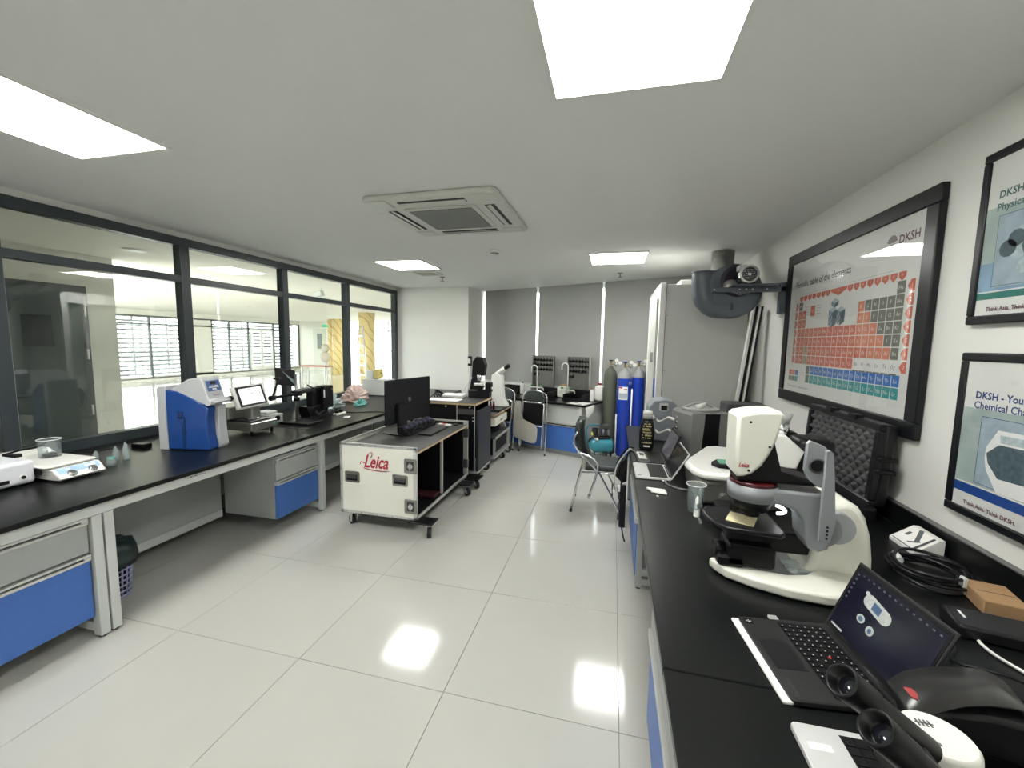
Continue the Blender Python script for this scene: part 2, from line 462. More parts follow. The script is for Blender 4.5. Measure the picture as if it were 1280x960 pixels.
# glazed end wall with sky outside
w4 = struct('window_4')
for x in (-13.6, -12.4, -11.2, -10.0, -8.8, -7.6, -6.4, -5.2): MB().box(x, x+0.07, 19.0, 19.08, 0, ZC).build('mullion', WFR, w4)
MB().box(-13.6, -4.1, 19.0, 19.08, 2.1, 2.16).build('transom', WFR, w4)
MB().box(-13.6, -4.1, 19.03, 19.035, 0, ZC).build('pane', GLASS, w4)
CURT = mat('pale_green_curtain', (0.52, 0.56, 0.48), 0.8)
for x0, cl_ in ((-10.75, 'left of the pair of pale curtain strips at the far hall glazing'), (-10.35, 'right of the pair of pale curtain strips at the far hall glazing')):
    b = MB()
    p = [(x0+0.02*i, 18.86+0.03*math.sin(i*1.9)) for i in range(15)]
    b.prism(p+[(q[0], q[1]+0.01) for q in p[::-1]], 'z', 0.0, 2.6, smooth=True)
    tag(b.build('curtain', CURT), cl_, 'curtain', 'curtains at the far hall glazing')
# distant ground outside
GRD = mat('outside_paving', (0.32, 0.31, 0.28), 0.9)
o = MB().box(-60, 30, 19.3, 70, -0.3, -0.13).build('ground_outside', GRD); o['kind'] = 'structure'
o = MB().box(-60, -16.85, -30, 19.3, -0.3, -0.13).build('ground_outside_west', GRD); o['kind'] = 'structure'
# yellow marbled columns
YM = mat('yellow_marble', (0.75, 0.50, 0.10), 0.35)
n = YM.node_tree.nodes; l = YM.node_tree.links
wv = n.new('ShaderNodeTexWave'); wv.inputs['Scale'].default_value = 1.6; wv.inputs['Distortion'].default_value = 5; wv.bands_direction = 'DIAGONAL'
rp = n.new('ShaderNodeValToRGB'); tcx = n.new('ShaderNodeTexCoord')
rp.color_ramp.elements[0].color = (0.52, 0.34, 0.10, 1); rp.color_ramp.elements[0].position = 0.0
rp.color_ramp.elements[1].color = (0.82, 0.64, 0.28, 1); rp.color_ramp.elements[1].position = 0.16
l.new(tcx.outputs['Object'], wv.inputs['Vector']); l.new(wv.outputs['Fac'], rp.inputs[0]); l.new(rp.outputs[0], n['Principled BSDF'].inputs['Base Color'])
for (x, y, r, lab) in ((-8.48, 13.0, 0.27, 'wide yellow marbled column nearest the partition'), (-12.62, 17.0, 0.25, 'yellow marbled column right beside the far hall door, nearer of the pair'), (-13.06, 17.0, 0.10, 'slim yellow marbled column directly beside the far hall door')):
    tag(MB().cyl((x, y, 0), (x, y, ZC), r, seg=28).build('column', YM), lab, 'column')

# ================================================================ CEILING FITTINGS
lp = None
LAB = {(0.04, 1.40): 'large square ceiling light panel at the top of the photo, nearest overhead',
       (-2.53, 1.41): 'square ceiling light panel at upper left near the glass partition',
       (0.01, 4.84): 'far square ceiling light panel in front of the blinds',
       (-2.56, 4.86): 'far square ceiling light panel above the left bench',
       (0.04, -2.0): 'square ceiling light panel behind the camera on the right', (-2.53, -2.0): 'square ceiling light panel behind the camera on the left'}
for (x, y), lab in LAB.items():
    if lp is None:
        lp = thing('ceiling_light', lab, 'ceiling light', (x, y, ZC), 0, 'square ceiling light panels')
        b = MB(True)
        for x0, x1, y0, y1 in ((-.31, .31, -.31, -.293), (-.31, .31, .293, .31), (-.31, -.293, -.293, .293), (.293, .31, -.293, .293)): b.box(x0, x1, y0, y1, -0.012, 0)
        b.build('light_frame', WHITE, lp)
        MB(True).box(-.293, .293, -.293, .293, -0.009, -0.001).build('diffuser', LIGHTM, lp)
    else: dup(lp, (x, y, ZC), 0, lab)

# ceiling cassette air conditioner
ac = thing('air_conditioner', 'white ceiling cassette air conditioner with a gray central grille', 'air conditioner', (-1.21, 3.0, ZC), math.radians(-1.0))
ACW = mat('ac_white', (0.66, 0.67, 0.62), 0.4)
b = MB(True); b.prism(rrect(-.475, .475, -.475, .475, 0.05), 'z', -0.035, 0.0, 0.012); b.build('face_panel', ACW, ac)
b = MB(True); b.prism(rrect(-.27, .27, -.27, .27, 0.03), 'z', -0.045, -0.034, 0.004); b.build('grille_frame', ACW, ac)
ACG = mat('ac_grille', (0.10, 0.105, 0.10), 0.6)
g = MB(True).box(-.235, .235, -.235, .235, -0.047, -0.044).build('intake_grille', ACG, ac)
b = MB(True)
for k in range(24): b.box(-.235, .235, -.232+k*0.0197, -.224+k*0.0197, -0.051, -0.047)
b.build('grille_fin', mat('ac_fin', (0.30, 0.31, 0.30), 0.5), ac, kind='stuff')
for k in range(4):
    Rz = Matrix.Rotation(k*PI/2, 4, 'Z')
    b = MB(True); b.x = Rz; b.box(-.24, .24, .33, .40, -0.037, -0.0345); v = b.build('air_slot', BLACK, ac)
    b = MB(True); b.x = Rz; b.box(-.24, .24, .345, .375, -0.042, -0.038, rot=R3('X', 12)); b.build('louver', ACW, ac)
    b = MB(True); b.x = Rz; b.box(.30, .45, .31, .455, -0.040, -0.034, 0.003); b.build('corner_cover', ACW, ac)

sd = thing('smoke_detector', 'small round white smoke detector on the ceiling behind the air conditioner', 'smoke detector', (-1.25, 4.25, ZC))
MB().lathe([(0, -0.0), (0.055, 0), (0.055, -0.018), (0.042, -0.022), (0.040, -0.045), (0.0, -0.052)], (-1.25, 4.25, ZC)).build('detector_body', WHITE, sd)
MB().lathe([(0.041, -0.03), (0.043, -0.034), (0.041, -0.038)], (-1.25, 4.25, ZC)).build('detector_ring', DGRAY, sd)
for x, y, lab in ((-2.53, 5.85, 'ceiling sprinkler head above the left bench by the small vent'), (0.05, 5.85, 'ceiling sprinkler head behind the far right light panel')):
    s_ = thing('sprinkler', lab, 'sprinkler', (x, y, ZC), 0, 'ceiling sprinklers')
    MB().lathe([(0, 0), (0.04, 0), (0.035, -0.01), (0.009, -0.012), (0.009, -0.05), (0, -0.05)], (x, y, ZC), seg=12).build('sprinkler_stem', STEEL, s_)
    MB().lathe([(0, -0.055), (0.03, -0.055), (0.03, -0.06), (0, -0.06)], (x, y, ZC), seg=12).build('deflector', STEEL, s_)
cv = thing('ceiling_vent', 'small beige square vent flush in the ceiling beside the far left light', 'vent', (-2.62, 5.5, ZC))
MB().box(-2.77, -2.42, 5.36, 5.64, ZC-0.012, ZC, 0.003).build('vent_frame', ACW, cv)
MB().box(-2.72, -2.47, 5.40, 5.60, ZC-0.016, ZC-0.011).build('vent_core', mat('beige_vent', (0.45, 0.43, 0.36), 0.6), cv)
# hall ceiling items
sc_ = thing('security_camera', 'white box camera hanging from the hall ceiling beyond the partition', 'security camera', (-5.41, 6.75, ZC))
MB().cyl((-5.35, 6.75, ZC), (-5.35, 6.75, ZC-0.07), 0.012, seg=8).build('mount', WHITE, sc_)
MB().box(-5.52, -5.32, 6.70, 6.80, ZC-0.17, ZC-0.07, 0.006, rot=R3('Y', -18)).build('camera_body', LGRAY, sc_)
for x, y, lab in ((-5.2, 3.55, 'round white downlight in the hall ceiling seen through the nearest panes'), (-10.6, 10.3, 'round white downlight in the middle of the hall ceiling'), (-5.6, 8.4, 'round downlight in the hall ceiling before the wide yellow column')):
    t = thing('downlight', lab, 'ceiling light', (x, y, ZC), 0, 'hall downlights')
    MB().lathe([(0, -0.02), (0.07, -0.02), (0.10, -0.012), (0.11, 0)], (x, y, ZC), seg=20).build('rim', WHITE, t)

# ================================================================ ROLLER BLINDS
for k, (s0, s1) in enumerate(((0.035, 1.175), (1.22, 2.385), (2.42, 3.70))):
    lab = ('gray roller blind at the left of the window wall', 'gray roller blind in the middle behind the drying racks', 'gray roller blind on the right behind the gas cylinders')[k]
    t = thing('roller_blind', lab, 'blind', WP(s0, 0.04, 0.93), WANG, 'gray roller blinds on the window wall')
    W_ = s1-s0
    b = MB(True); b.box(0, W_, -0.001, 0.001, 0.0, 1.669); b.build('blind_fabric', BLIND, t)
    b = MB(True); b.cyl((0, 0, -0.01), (W_, 0, -0.01), 0.012, seg=10); b.build('bottom_bar', LGRAY, t)
    b = MB(True); b.cyl((0, 0.022, 1.645), (W_, 0.022, 1.645), 0.02, seg=12); b.build('roller', BLIND, t)
    b = MB(True)
    for q in range(30): b.ball((-0.018, 0.0, 0.12+q*0.05), 0.011 if q % 2 else 0.007, 6)
    b.tube([(-0.018, 0, 0.0), (-0.018, 0, 1.6)], 0.003, 4)
    b.build('bead_chain', mat('clear_bead', (0.75, 0.75, 0.7), 0.3), t)

# ================================================================ LEFT BENCH
FX = -2.62
o = MB().box(XL+0.035, FX, -0.8, 3.3, BT-0.028, BT, 0.003).build('worktop', TOP); tag(o, 'black worktop of the long left bench, nearer half', 'worktop')
o = MB().box(XL+0.035, FX, 3.303, 6.9, BT-0.028, BT, 0.003).build('worktop', TOP); tag(o, 'black worktop of the long left bench, far half by the back wall', 'worktop')
bf = thing('lab_bench', 'light gray steel frame carrying the long left bench under the partition', 'bench', (-3.2, 3.0, 0))
MB().box(-2.70, -2.65, -0.75, 6.85, 0.688, BT-0.029, 0.002).build('apron', LGRAY, bf)
MB().box(-3.85, -3.80, -0.75, 6.85, 0.688, BT-0.029, 0.002).build('apron', LGRAY, bf)
for y in (0.0, 1.505, 1.56, 3.275, 5.05, 6.7):
    b = MB(); b.box(-2.70, -2.645, y, y+0.045, 0.012, 0.688, 0.002); b.build('leg', LGRAY, bf)
    b = MB(); b.box(-3.32, -3.27, y, y+0.045, 0.012, 0.688, 0.002); b.build('leg', LGRAY, bf)
    b = MB(); b.box(-3.27, -2.70, y+0.002, y+0.043, 0.03, 0.08, 0.002); b.build('foot_rail', LGRAY, bf)
    b = MB(); b.cyl((-2.67, y+0.022, 0), (-2.67, y+0.022, 0.012), 0.018, seg=10); b.cyl((-3.295, y+0.022, 0), (-3.295, y+0.022, 0.012), 0.018, seg=10); b.build('foot_pad', RUBBER, bf)
for y0, y1 in ((1.61, 2.75), (3.325, 5.04), (5.1, 6.69)):
    b = MB(); b.box(-3.26, -3.245, y0, y1, 0.16, 0.70); b.build('modesty_panel', GRAYM, bf)
    b = MB(); b.box(-3.27, -3.24, y0, y1, 0.10, 0.16); b.build('lower_rail', LGRAY, bf)

def cabinet(name, lab, x_front, x_back, y0, y1, zb, zt, zmid, sgn, tipcol=BLUEP, draws=True):
    """sgn +1: front faces +x; -1: faces -x"""
    t = thing(name, lab, 'cabinet', ((x_front+x_back)/2, (y0+y1)/2, 0))
    xi = x_front-sgn*0.02
    b = MB(); b.box(min(xi, x_back), max(xi, x_back), y0, y1, zb, zt, 0.002); b.build('carcass', GRAYM, t)
    for (za, zb2, m) in ((zmid+0.01, zt-0.015, GRAYM), (zb+0.0, zmid, tipcol)):
        b = MB(); b.box(min(xi, x_front), max(xi, x_front), y0+0.004, y1-0.004, za, zb2-0.035, 0.002); d = b.build('drawer', m, t)
        b = MB(); xa = x_front+sgn*0.012
        b.box(min(xi, xa), max(xi, xa), y0+0.004, y1-0.004, zb2-0.036, zb2-0.022, 0.002)
        b.box(min(xi, xa), max(xi, xa), y0+0.004, y1-0.004, zb2-0.012, zb2, 0.002)
        b.box(min(xi, xa), max(xi, xa), y1-0.035, y1-0.004, zb2-0.022, zb2-0.012)
        b.box(min(xi, xa), max(xi, xa), y0+0.004, y0+0.035, zb2-0.022, zb2-0.012)
        b.build('handle', ALU, d, label='aluminium strip handle')
        b = MB(); xs = x_front-sgn*0.006; b.box(min(xi, xs), max(xi, xs), y0+0.035, y1-0.035, zb2-0.026, zb2-0.012); b.build('finger_slot', BLACK, d)
    return t
cabinet('drawer_cabinet', 'gray and blue drawer cabinet under the left bench at the photo edge', -2.665, -3.22, 0.95, 1.50, 0.13, 0.70, 0.485, 1)
cabinet('drawer_cabinet', 'small hanging gray and blue drawer cabinet in the middle of the left bench', -2.68, -3.22, 2.76, 3.262, 0.13, 0.66, 0.455, 1)

b = MB()
for k, h_ in enumerate((.004, .008, .005, .009, .004, .007, .005, .003)): b.box(-2.6505, -2.6498, 2.02+k*.016, 2.032+k*.016, .728, .728+h_)
b.build('printed_mark', DKPRINT, bf)
# waste basket
wb_ = thing('waste_basket', 'lavender lattice waste basket with a dark bag under the left bench', 'waste basket', (-3.02, 1.79, 0))
LAV = mat('lavender_plastic', (0.36, 0.37, 0.58), 0.45)
b = MB(); cx, cy = -3.02, 1.79
for k in range(22):
    a = 2*PI*k/22; b.tube([(cx+.085*math.cos(a), cy+.085*math.sin(a), 0.01), (cx+.108*math.cos(a), cy+.108*math.sin(a), 0.25)], 0.0055, 4)
for z in (0.012, 0.045, 0.08, 0.115, 0.15, 0.185, 0.22, 0.25):
    r = .085+.023*z/.25; b.tube([(cx+r*math.cos(2*PI*k/22), cy+r*math.sin(2*PI*k/22), z) for k in range(22)], 0.006, 4, closed=True)
b.lathe([(0, 0.0), (0.088, 0.0), (0.088, 0.02)], (cx, cy, 0), seg=22)
b.build('lattice_wall', LAV, wb_)
b = MB(); b.lathe([(0.0, 0.03), (0.078, 0.03), (0.095, 0.21), (0.0, 0.215)], (cx, cy, 0), seg=18); b.build('inner_bag', BLACK, wb_)
b = MB()
rings = []
for z, r in ((0.205, .122), (0.25, .135), (0.31, .128), (0.352, .115), (0.365, .07)):
    rings.append([(cx+(r+.007*math.sin(k*2.3+z*40))*math.cos(2*PI*k/24), cy+(r+.007*math.sin(k*2.3+z*40))*math.sin(2*PI*k/24), z+0.006*math.sin(k*1.7)) for k in range(24)])
b.loft(rings); b.build('bag_fold', mat('bag_green_black', (0.012, 0.03, 0.028), 0.35), wb_)

# ---- white instrument at left edge
t = thing('white_instrument', 'white boxy bench instrument cut by the left edge of the photo', 'lab instrument', (-3.40, 1.3, BT))
b = MB(); b.box(-3.57, -3.225, 0.98, 1.60, BT+0.012, 0.925, 0.02, seg=3); b.build('housing', mat('cool_white', (0.76, 0.77, 0.82), 0.35), t)
b = MB(); b.box(-3.228, -3.222, 1.05, 1.49, 0.815, 0.835, 0.002); b.build('handle_slot', BLACK, t)
b = MB(); b.cyl((-3.23, 1.545, 0.835), (-3.220, 1.545, 0.835), 0.016, seg=16); b.build('port_rim', WHITE, t)
b = MB(); b.cyl((-3.22, 1.545, 0.835), (-3.218, 1.545, 0.835), 0.010, seg=16); b.build('port', BLACK, t)
for y in (1.03, 1.55):
    for x in (-3.53, -3.26): MB().cyl((x, y, BT), (x, y, BT+0.014), 0.012, seg=8).build('foot', RUBBER, t)

# ---- hotplate stirrer
t = thing('hotplate_stirrer', 'white hotplate stirrer with a pale blue label and two knobs', 'hotplate', (-3.3, 1.74, BT))
b = MB(); b.prism([(-3.56, BT+.01), (-3.115, BT+.01), (-3.10, BT+.022), (-3.16, BT+.075), (-3.56, BT+.075)], 'y', 1.635, 1.865, 0.006); b.build('base_housing', WHITE, t)
b = MB(); b.box(-3.59, -3.17, 1.61, 1.86, BT+.078, BT+.098, 0.012, seg=2); b.build('top_plate', WHITE, t)
b = MB(); b.box(-3.54, -3.2, 1.605, 1.612, BT+.05, BT+.077); b.build('air_gap', BLACK, t)
def on_slope(u, v, h=0.001):   # u along y 0..1, v up slope 0..1
    x = -3.10+(-0.06)*v; z = BT+.022+.053*v; return Vector((x+h*.66, 1.635+.23*u, z+h*.75))
b = MB(); b.quad(on_slope(.06, .45), on_slope(.94, .45), on_slope(.94, .97), on_slope(.06, .97)); b.build('label_strip', mat('pale_blue_label', (0.40, 0.58, 0.80), 0.5), t)
for u in (.30, .74):
    b = MB(); c = on_slope(u, .33); nrm = Vector((.66, 0, .75)); b.cyl(c, c+nrm*.006, 0.022, seg=18); b.cyl(c+nrm*.006, c+nrm*.016, 0.016, 0.014, seg=18); b.build('knob', CHROME, t)
b = MB(); b.quad(on_slope(.24, .72, .002), on_slope(.32, .72, .002), on_slope(.32, .86, .002), on_slope(.24, .86, .002)); b.quad(on_slope(.62, .66, .002), on_slope(.86, .66, .002), on_slope(.86, .84, .002), on_slope(.62, .84, .002)); b.build('display', WHITE, t)
# beaker on it
t = thing('beaker', 'short clear glass beaker standing on the white hotplate stirrer', 'beaker', (-3.42, 1.77, BT+.098))
z0 = BT+.099
MB().lathe([(0, 0), (.05, 0), (.052, .004), (.052, .105), (.057, .11), (.055, .112), (.050, .105), (.050, .004), (0, .004)], (-3.42, 1.77, z0), seg=28).build('beaker_wall', BEAK, t)
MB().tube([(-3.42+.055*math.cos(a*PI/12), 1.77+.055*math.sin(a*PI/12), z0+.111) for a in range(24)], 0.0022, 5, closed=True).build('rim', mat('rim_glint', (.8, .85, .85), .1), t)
t = thing('stirring_puck', 'small dark stirring disc lying inside the glass beaker', 'disc', (-3.42, 1.77, z0+.005))
MB().cyl((-3.42, 1.77, z0+.006), (-3.42, 1.77, z0+.02), 0.036, seg=18).build('disc_body', SBLACK, t)
MB().cyl((-3.44, 1.76, z0+.021), (-3.44, 1.76, z0+.05), 0.012, seg=12).build('disc_stem', WHITE, t)
# white tray unit behind
t = thing('white_tray', 'low white tray unit with a black cable behind the hotplate stirrer', 'tray', (-3.75, 1.86, BT))
b = MB(); b.prism([(-3.87, BT), (-3.64, BT), (-3.64, BT+.03), (-3.80, BT+.085), (-3.87, BT+.085)], 'y', 1.70, 1.96, 0.004); b.build('tray_body', WHITE, t)
MB().tube(curve([(-3.72, 1.70, BT+.10), (-3.68, 1.76, BT+.12), (-3.63, 1.80, BT+.13), (-3.58, 1.84, BT+.16), (-3.62, 1.88, BT+.19), (-3.75, 1.92, BT+.12), (-3.83, 1.9, BT+.087)]), 0.006, 6).build('cable', BLACK, t)
MB().box(-3.73, -3.66, 1.70, 1.76, BT+.06, BT+.10, 0.006, rot=R3('Z', 25)).build('plug', BLACK, t)

# vials
v0 = None
VG = glass_mat('vial_glass', (0.80, 0.86, 0.86), 0.02, 1.5, 0.28, (0.72, 0.80, 0.80))
for x, y, h, lab in ((-3.40, 1.99, .085, 'clear pointed vial, the left one beside the hotplate stirrer'), (-3.33, 2.06, .105, 'clear pointed vial, the middle one, with a white mark'), (-3.28, 2.09, .13, 'clear pointed vial, the tall right one behind the small jar')):
    t = thing('glass_vial', lab, 'vial', (x, y, BT), 0, 'pointed vials by the hotplate')
    MB().lathe([(0, 0), (.019, 0), (.019, h*.55), (.009, h*.86), (.002, h), (0, h)], (x, y, BT), seg=14).build('vial_body', VG, t)
t = thing('sample_jar', 'tiny glass jar with a teal lid beside the pointed vials', 'jar', (-3.22, 1.965, BT))
MB().lathe([(0, 0), (.024, 0), (.026, .02), (.024, .045), (0, .045)], (-3.22, 1.965, BT), seg=16).build('jar_body', VG, t)
MB().cyl((-3.22, 1.965, BT+.045), (-3.22, 1.965, BT+.06), .021, seg=16).build('lid', mat('teal_lid', (.15, .42, .38), .4), t)

# ---- blue water purifier
t = thing('water_purifier', 'tall gray water purifier with a translucent blue cover on the left bench', 'water purifier', (-3.348, 2.359, BT), math.radians(13.7))
PG = mat('purifier_gray', (0.50, 0.52, 0.53), 0.4); PB = mat('purifier_blue', (0.015, 0.065, 0.27), 0.16, noise=0.1, nscale=8)
b = MB(True); b.prism([(0, 0), (.075, 0), (.065, .12), (.055, .25), (.07, .38), (.07, .485), (.01, .485), (0, .46)], 'y', 0, .19, 0.006); b.build('rear_housing', PG, t)
b = MB(True); b.prism([(.07, .004), (.385, .0), (.395, .02), (.378, .12), (.375, .25), (.385, .33), (.30, .39), (.16, .455), (.07, .46)], 'y', -.006, .09, 0.012, smooth=False); b.build('blue_cover', PB, t)
b = MB(True); b.prism([(.07, .004), (.40, .0), (.41, .02), (.40, .15), (.40, .33), (.07, .45)], 'y', .09, .18, 0.006); b.build('front_housing', PG, t)
b = MB(True); b.prism([(.10, .462), (.22, .415), (.345, .355), (.43, .355), (.44, .37), (.395, .395), (.355, .54), (.33, .56), (.24, .545)], 'y', .0, .185, 0.010); hd = b.build('head', PG, t)
b = MB(True); b.x = Matrix(); b.cyl((.40, -.02, .37), (.40, .21, .37), 0.022, seg=14); b.build('dispense_bar', PG, t)
b = MB(True); b.cyl((.40, .21, .37), (.40, .24, .37), 0.024, seg=14); b.build('bar_cap', BLACK, t)
sl = (Vector((.355, 0, .54))-Vector((.395, 0, .395)))
def PH(u, v, h=.0018): q = Vector((.395, 0, .395))+sl*v; return Vector((q.x+h, u*.185, q.z+h*.3))
b = MB(True); b.quad(PH(.12, .38), PH(.88, .38), PH(.88, .93), PH(.12, .93)); dp = b.build('display_panel', mat('display_blue', (0.05, 0.12, 0.34), 0.3), t)
b = MB(True); b.quad(PH(.33, .74, .003), PH(.67, .74, .003), PH(.67, .88, .003), PH(.33, .88, .003)); b.build('display', BLACK, dp)
b = MB(True)
for (u0, u1, v0_, v1_) in ((.2, .8, .56, .60), (.25, .5, .62, .67), (.55, .75, .62, .67), (.38, .62, .44, .52)): b.quad(PH(u0, v0_, .003), PH(u1, v0_, .003), PH(u1, v1_, .003), PH(u0, v1_, .003))
b.build('symbols', WHITE, dp)
text('lettering', 'Thermo', 0.024, basis(PH(.5, .12, .003), (0, 1, 0), sl), mat('purple_print', (.25, .08, .15), .5), t, align='CENTER', local=True)
b = MB(True)
for z in (.13, .22): b.box(.20, .215, -.016, -.006, z, z+.02)
b.box(.19, .21, -.012, -.004, .02, .26); b.box(.16, .20, -.018, -.006, .25, .30, .004)
b.build('inner_fitting', mat('deep_blue', (.008, .03, .14), .3), t)
o = thing('power_brick', 'small black power brick against the splashback beside the blue purifier', 'power brick', (-3.55, 2.36, BT))
MB().box(-3.60, -3.48, 2.33, 2.40, BT, BT+.035, .004).build('brick_body', BLACK, o)
MB().tube(curve([(-3.6, 2.36, BT+.015), (-3.68, 2.28, BT+.005), (-3.74, 2.1, BT+.005), (-3.8, 2.0, BT+.005)]), .003, 5).build('cable', BLACK, o)

# ---- stainless balance with touch screen
t = thing('moisture_balance', 'brushed steel laboratory balance with a tilted touch screen', 'balance', (-3.23, 3.05, BT))
b = MB(); b.box(-3.42, -3.05, 2.90, 3.19, BT+.045, BT+.115, .005); b.build('base_housing', STEEL, t)
b = MB(); b.box(-3.52, -3.30, 2.90, 3.22, BT+.13, BT+.25, .008); b.build('rear_housing', STEEL, t)
b = MB(); b.box(-3.40, -3.10, 2.93, 3.17, BT+.115, BT+.13, .003); b.build('top_tray', SBLACK, t)
b = MB(); b.cyl((-3.18, 3.05, BT+.13), (-3.18, 3.05, BT+.142), .055, seg=20); b.build('pan', CHROME, t)
for x in (-3.39, -3.08):
    for y in (2.93, 3.15): MB().cyl((x, y, BT), (x, y, BT+.045), .012, seg=10).build('foot', BLACK, t)
MB().cyl((-3.06, 3.15, BT+.08), (-3.046, 3.15, BT+.08), .012, seg=12).build('button', mat('green_button', (.2, .55, .35), .4), t)
b = MB(); b.box(-3.24, -3.14, 3.0, 3.1, BT+.13, BT+.27, .01); b.build('screen_arm', STEEL, t)
Rs = R3('Y', -20) @ R3('Z', -8)
b = MB(); b.box(-3.195, -3.155, 2.87, 3.17, BT+.235, BT+.445, .010, rot=Rs, seg=2); sb = b.build('screen_housing', WHITE, t)
c = Vector((-3.175, 3.02, BT+.34))
b = MB(); b.box(-3.1555, -3.150, 2.895, 3.145, BT+.25, BT+.43, rot=None)
b.b.transform(Matrix.Translation(c) @ Rs.to_4x4() @ Matrix.Translation(-c)); b.build('bezel', BLACK, sb)
SCRW = mat('lit_screen', (0.70, 0.74, 0.76), 0.3, noise=0, emit=0.35)
b = MB(); b.box(-3.150, -3.1485, 2.915, 3.125, BT+.268, BT+.412); b.b.transform(Matrix.Translation(c) @ Rs.to_4x4() @ Matrix.Translation(-c)); b.build('screen', SCRW, sb)
b = MB()
for (y0, y1, z0_, z1_) in ((2.925, 3.02, .397, .402), (2.93, 3.0, .385, .388), (3.06, 3.075, .375, .385), (3.095, 3.105, .35, .362), (3.02, 3.035, .355, .365), (2.93, 2.98, .37, .373)): b.box(-3.1484, -3.148, y0, y1, BT+z0_, BT+z1_)
b.b.transform(Matrix.Translation(c) @ Rs.to_4x4() @ Matrix.Translation(-c)); b.build('screen_content', DKPRINT, sb)

t = thing('lens_unit', 'small white box with a round black lens behind the steel balance', 'lab instrument', (-3.42, 3.50, BT))
MB().box(-3.55, -3.33, 3.38, 3.56, BT, BT+.09, .008, seg=2).build('unit_body', LGRAY, t)
MB().box(-3.52, -3.38, 3.40, 3.54, BT+.09, BT+.12, .006).build('top_cap', LGRAY, t)
MB().cyl((-3.335, 3.48, BT+.05), (-3.315, 3.48, BT+.05), .026, seg=18).build('lens_ring', BLACK, t)

# ---- copy stand with tablet
t = thing('inspection_stand', 'black inspection stand with a steel post, crossbar and tilted tablet', 'stand', (-3.10, 3.57, BT))
b = MB(); b.box(-3.26, -2.93, 3.43, 3.68, BT, BT+.022, .003); b.build('base_plate', BLACK, t)
MB().cyl((-3.19, 3.60, BT+.022), (-3.19, 3.60, BT+.50), .016, seg=14).build('post', STEEL, t)
MB().cyl((-3.19, 3.60, BT+.22), (-3.19, 3.60, BT+.26), .03, seg=14).build('collar', BLACK, t)
MB().box(-3.225, -3.155, 3.55, 3.65, BT+.27, BT+.33, .008).build('clamp', BLACK, t)
b = MB(); b.cyl((-3.19, 3.30, BT+.29), (-3.19, 3.88, BT+.305), .014, seg=10); b.cyl((-3.19, 3.26, BT+.288), (-3.19, 3.31, BT+.29), .026, seg=12); b.build('crossbar', BLACK, t)
b = MB(); b.tube([(-3.19, 3.29, BT+.30), (-3.19, 3.34, BT+.40), (-3.19, 3.36, BT+.46)], .010, 8); b.ball((-3.19, 3.36, BT+.47), .018, 8); b.cyl((-3.19, 3.31, BT+.475), (-3.19, 3.40, BT+.475), .008, seg=8); b.build('joint_arm', BLACK, t)
b = MB(); b.tube([(-3.19, 3.88, BT+.30), (-3.19, 3.84, BT+.33), (-3.19, 3.76, BT+.37)], .008, 6); b.cyl((-3.19, 3.86, BT+.24), (-3.19, 3.86, BT+.30), .012, seg=8); b.build('clamp_lever', BLACK, t)
Rt = R3('Y', -15) @ R3('X', -10)
b = MB(); b.box(-3.24, -3.225, 3.38, 3.64, BT+.385, BT+.56, .006, rot=Rt); tb = b.build('tablet', SBLACK, t)
b = MB(); b.prism([(3.46, BT+.53), (3.60, BT+.40), (3.63, BT+.43), (3.50, BT+.50)], 'x', -3.222, -3.216); b.b.transform(Matrix.Translation((-3.23, 3.51, BT+.47)) @ Rt.to_4x4() @ Matrix.Translation((3.23, -3.51, -BT-.47))); b.build('screen_glint', mat('teal_gray_glint', (.30, .40, .42), .3), t)  # reflection on the tablet, painted as a flat pale patch

# ---- black copy camera units
t = thing('black_imaging_unit', 'black angular imaging unit with a wide shelf beside the plastic bags', 'lab instrument', (-3.3, 4.0, BT))
b = MB(); b.box(-3.32, -3.20, 4.03, 4.20, BT+.07, BT+.33, .012); b.build('camera_block', SBLACK, t)
b = MB(); b.box(-3.34, -3.24, 3.74, 4.04, BT+.300, BT+.322, .005); b.build('shelf_arm', SBLACK, t)
b = MB(); b.box(-3.34, -3.26, 3.91, 4.04, BT+.10, BT+.30, .006); b.build('side_block', SBLACK, t)
b = MB(); b.prism([(3.86, BT+.0), (4.12, BT+.0), (4.16, BT+.07), (4.03, BT+.12), (3.88, BT+.10), (3.80, BT+.12)], 'x', -3.38, -3.24, .004); b.build('base_block', SBLACK, t)
MB().cyl((-3.195, 4.16, BT+.28), (-3.19, 4.16, BT+.28), .012, seg=12).build('logo_disc', CHROME, t)
MB().box(-3.196, -3.19, 4.02, 4.035, BT+.20, BT+.29).build('edge_strip', WHITE, t)
b = MB()
for k in range(7):
    r = random.Random(k); pts = [(-3.12+r.uniform(-.05, .08), 3.72+.09*i+r.uniform(-.05, .05), BT+.006+(.0 if i % 2 else r.uniform(0, .09))) for i in range(6)]
    b.tube(curve(pts), .0035, 5)
tag(b.build('cable_tangle', BLACK), 'tangle of thin black cables lying before the black imaging unit', 'cables', kind='stuff')
t = thing('bench_cable', 'thin black cable running along the far left bench and over its edge', 'cable', (-2.9, 4.6, BT))
MB().tube(curve([(-3.2, 4.18, BT+.006), (-2.95, 4.25, BT+.005), (-2.8, 4.35, BT+.005), (-2.66, 4.36, BT+.006), (-2.60, 4.36, BT-.01), (-2.595, 4.36, .62), (-2.59, 4.4, .35)]), .004, 6).build('cable_run', BLACK, t)
t = thing('folded_tissue', 'small white tissue lying on the left bench beside the stand', 'tissue', (-2.87, 3.98, BT))
MB().box(-2.90, -2.84, 3.94, 4.02, BT, BT+.006, .002, rot=R3('Z', 20)).build('tissue_sheet', PAPER, t)
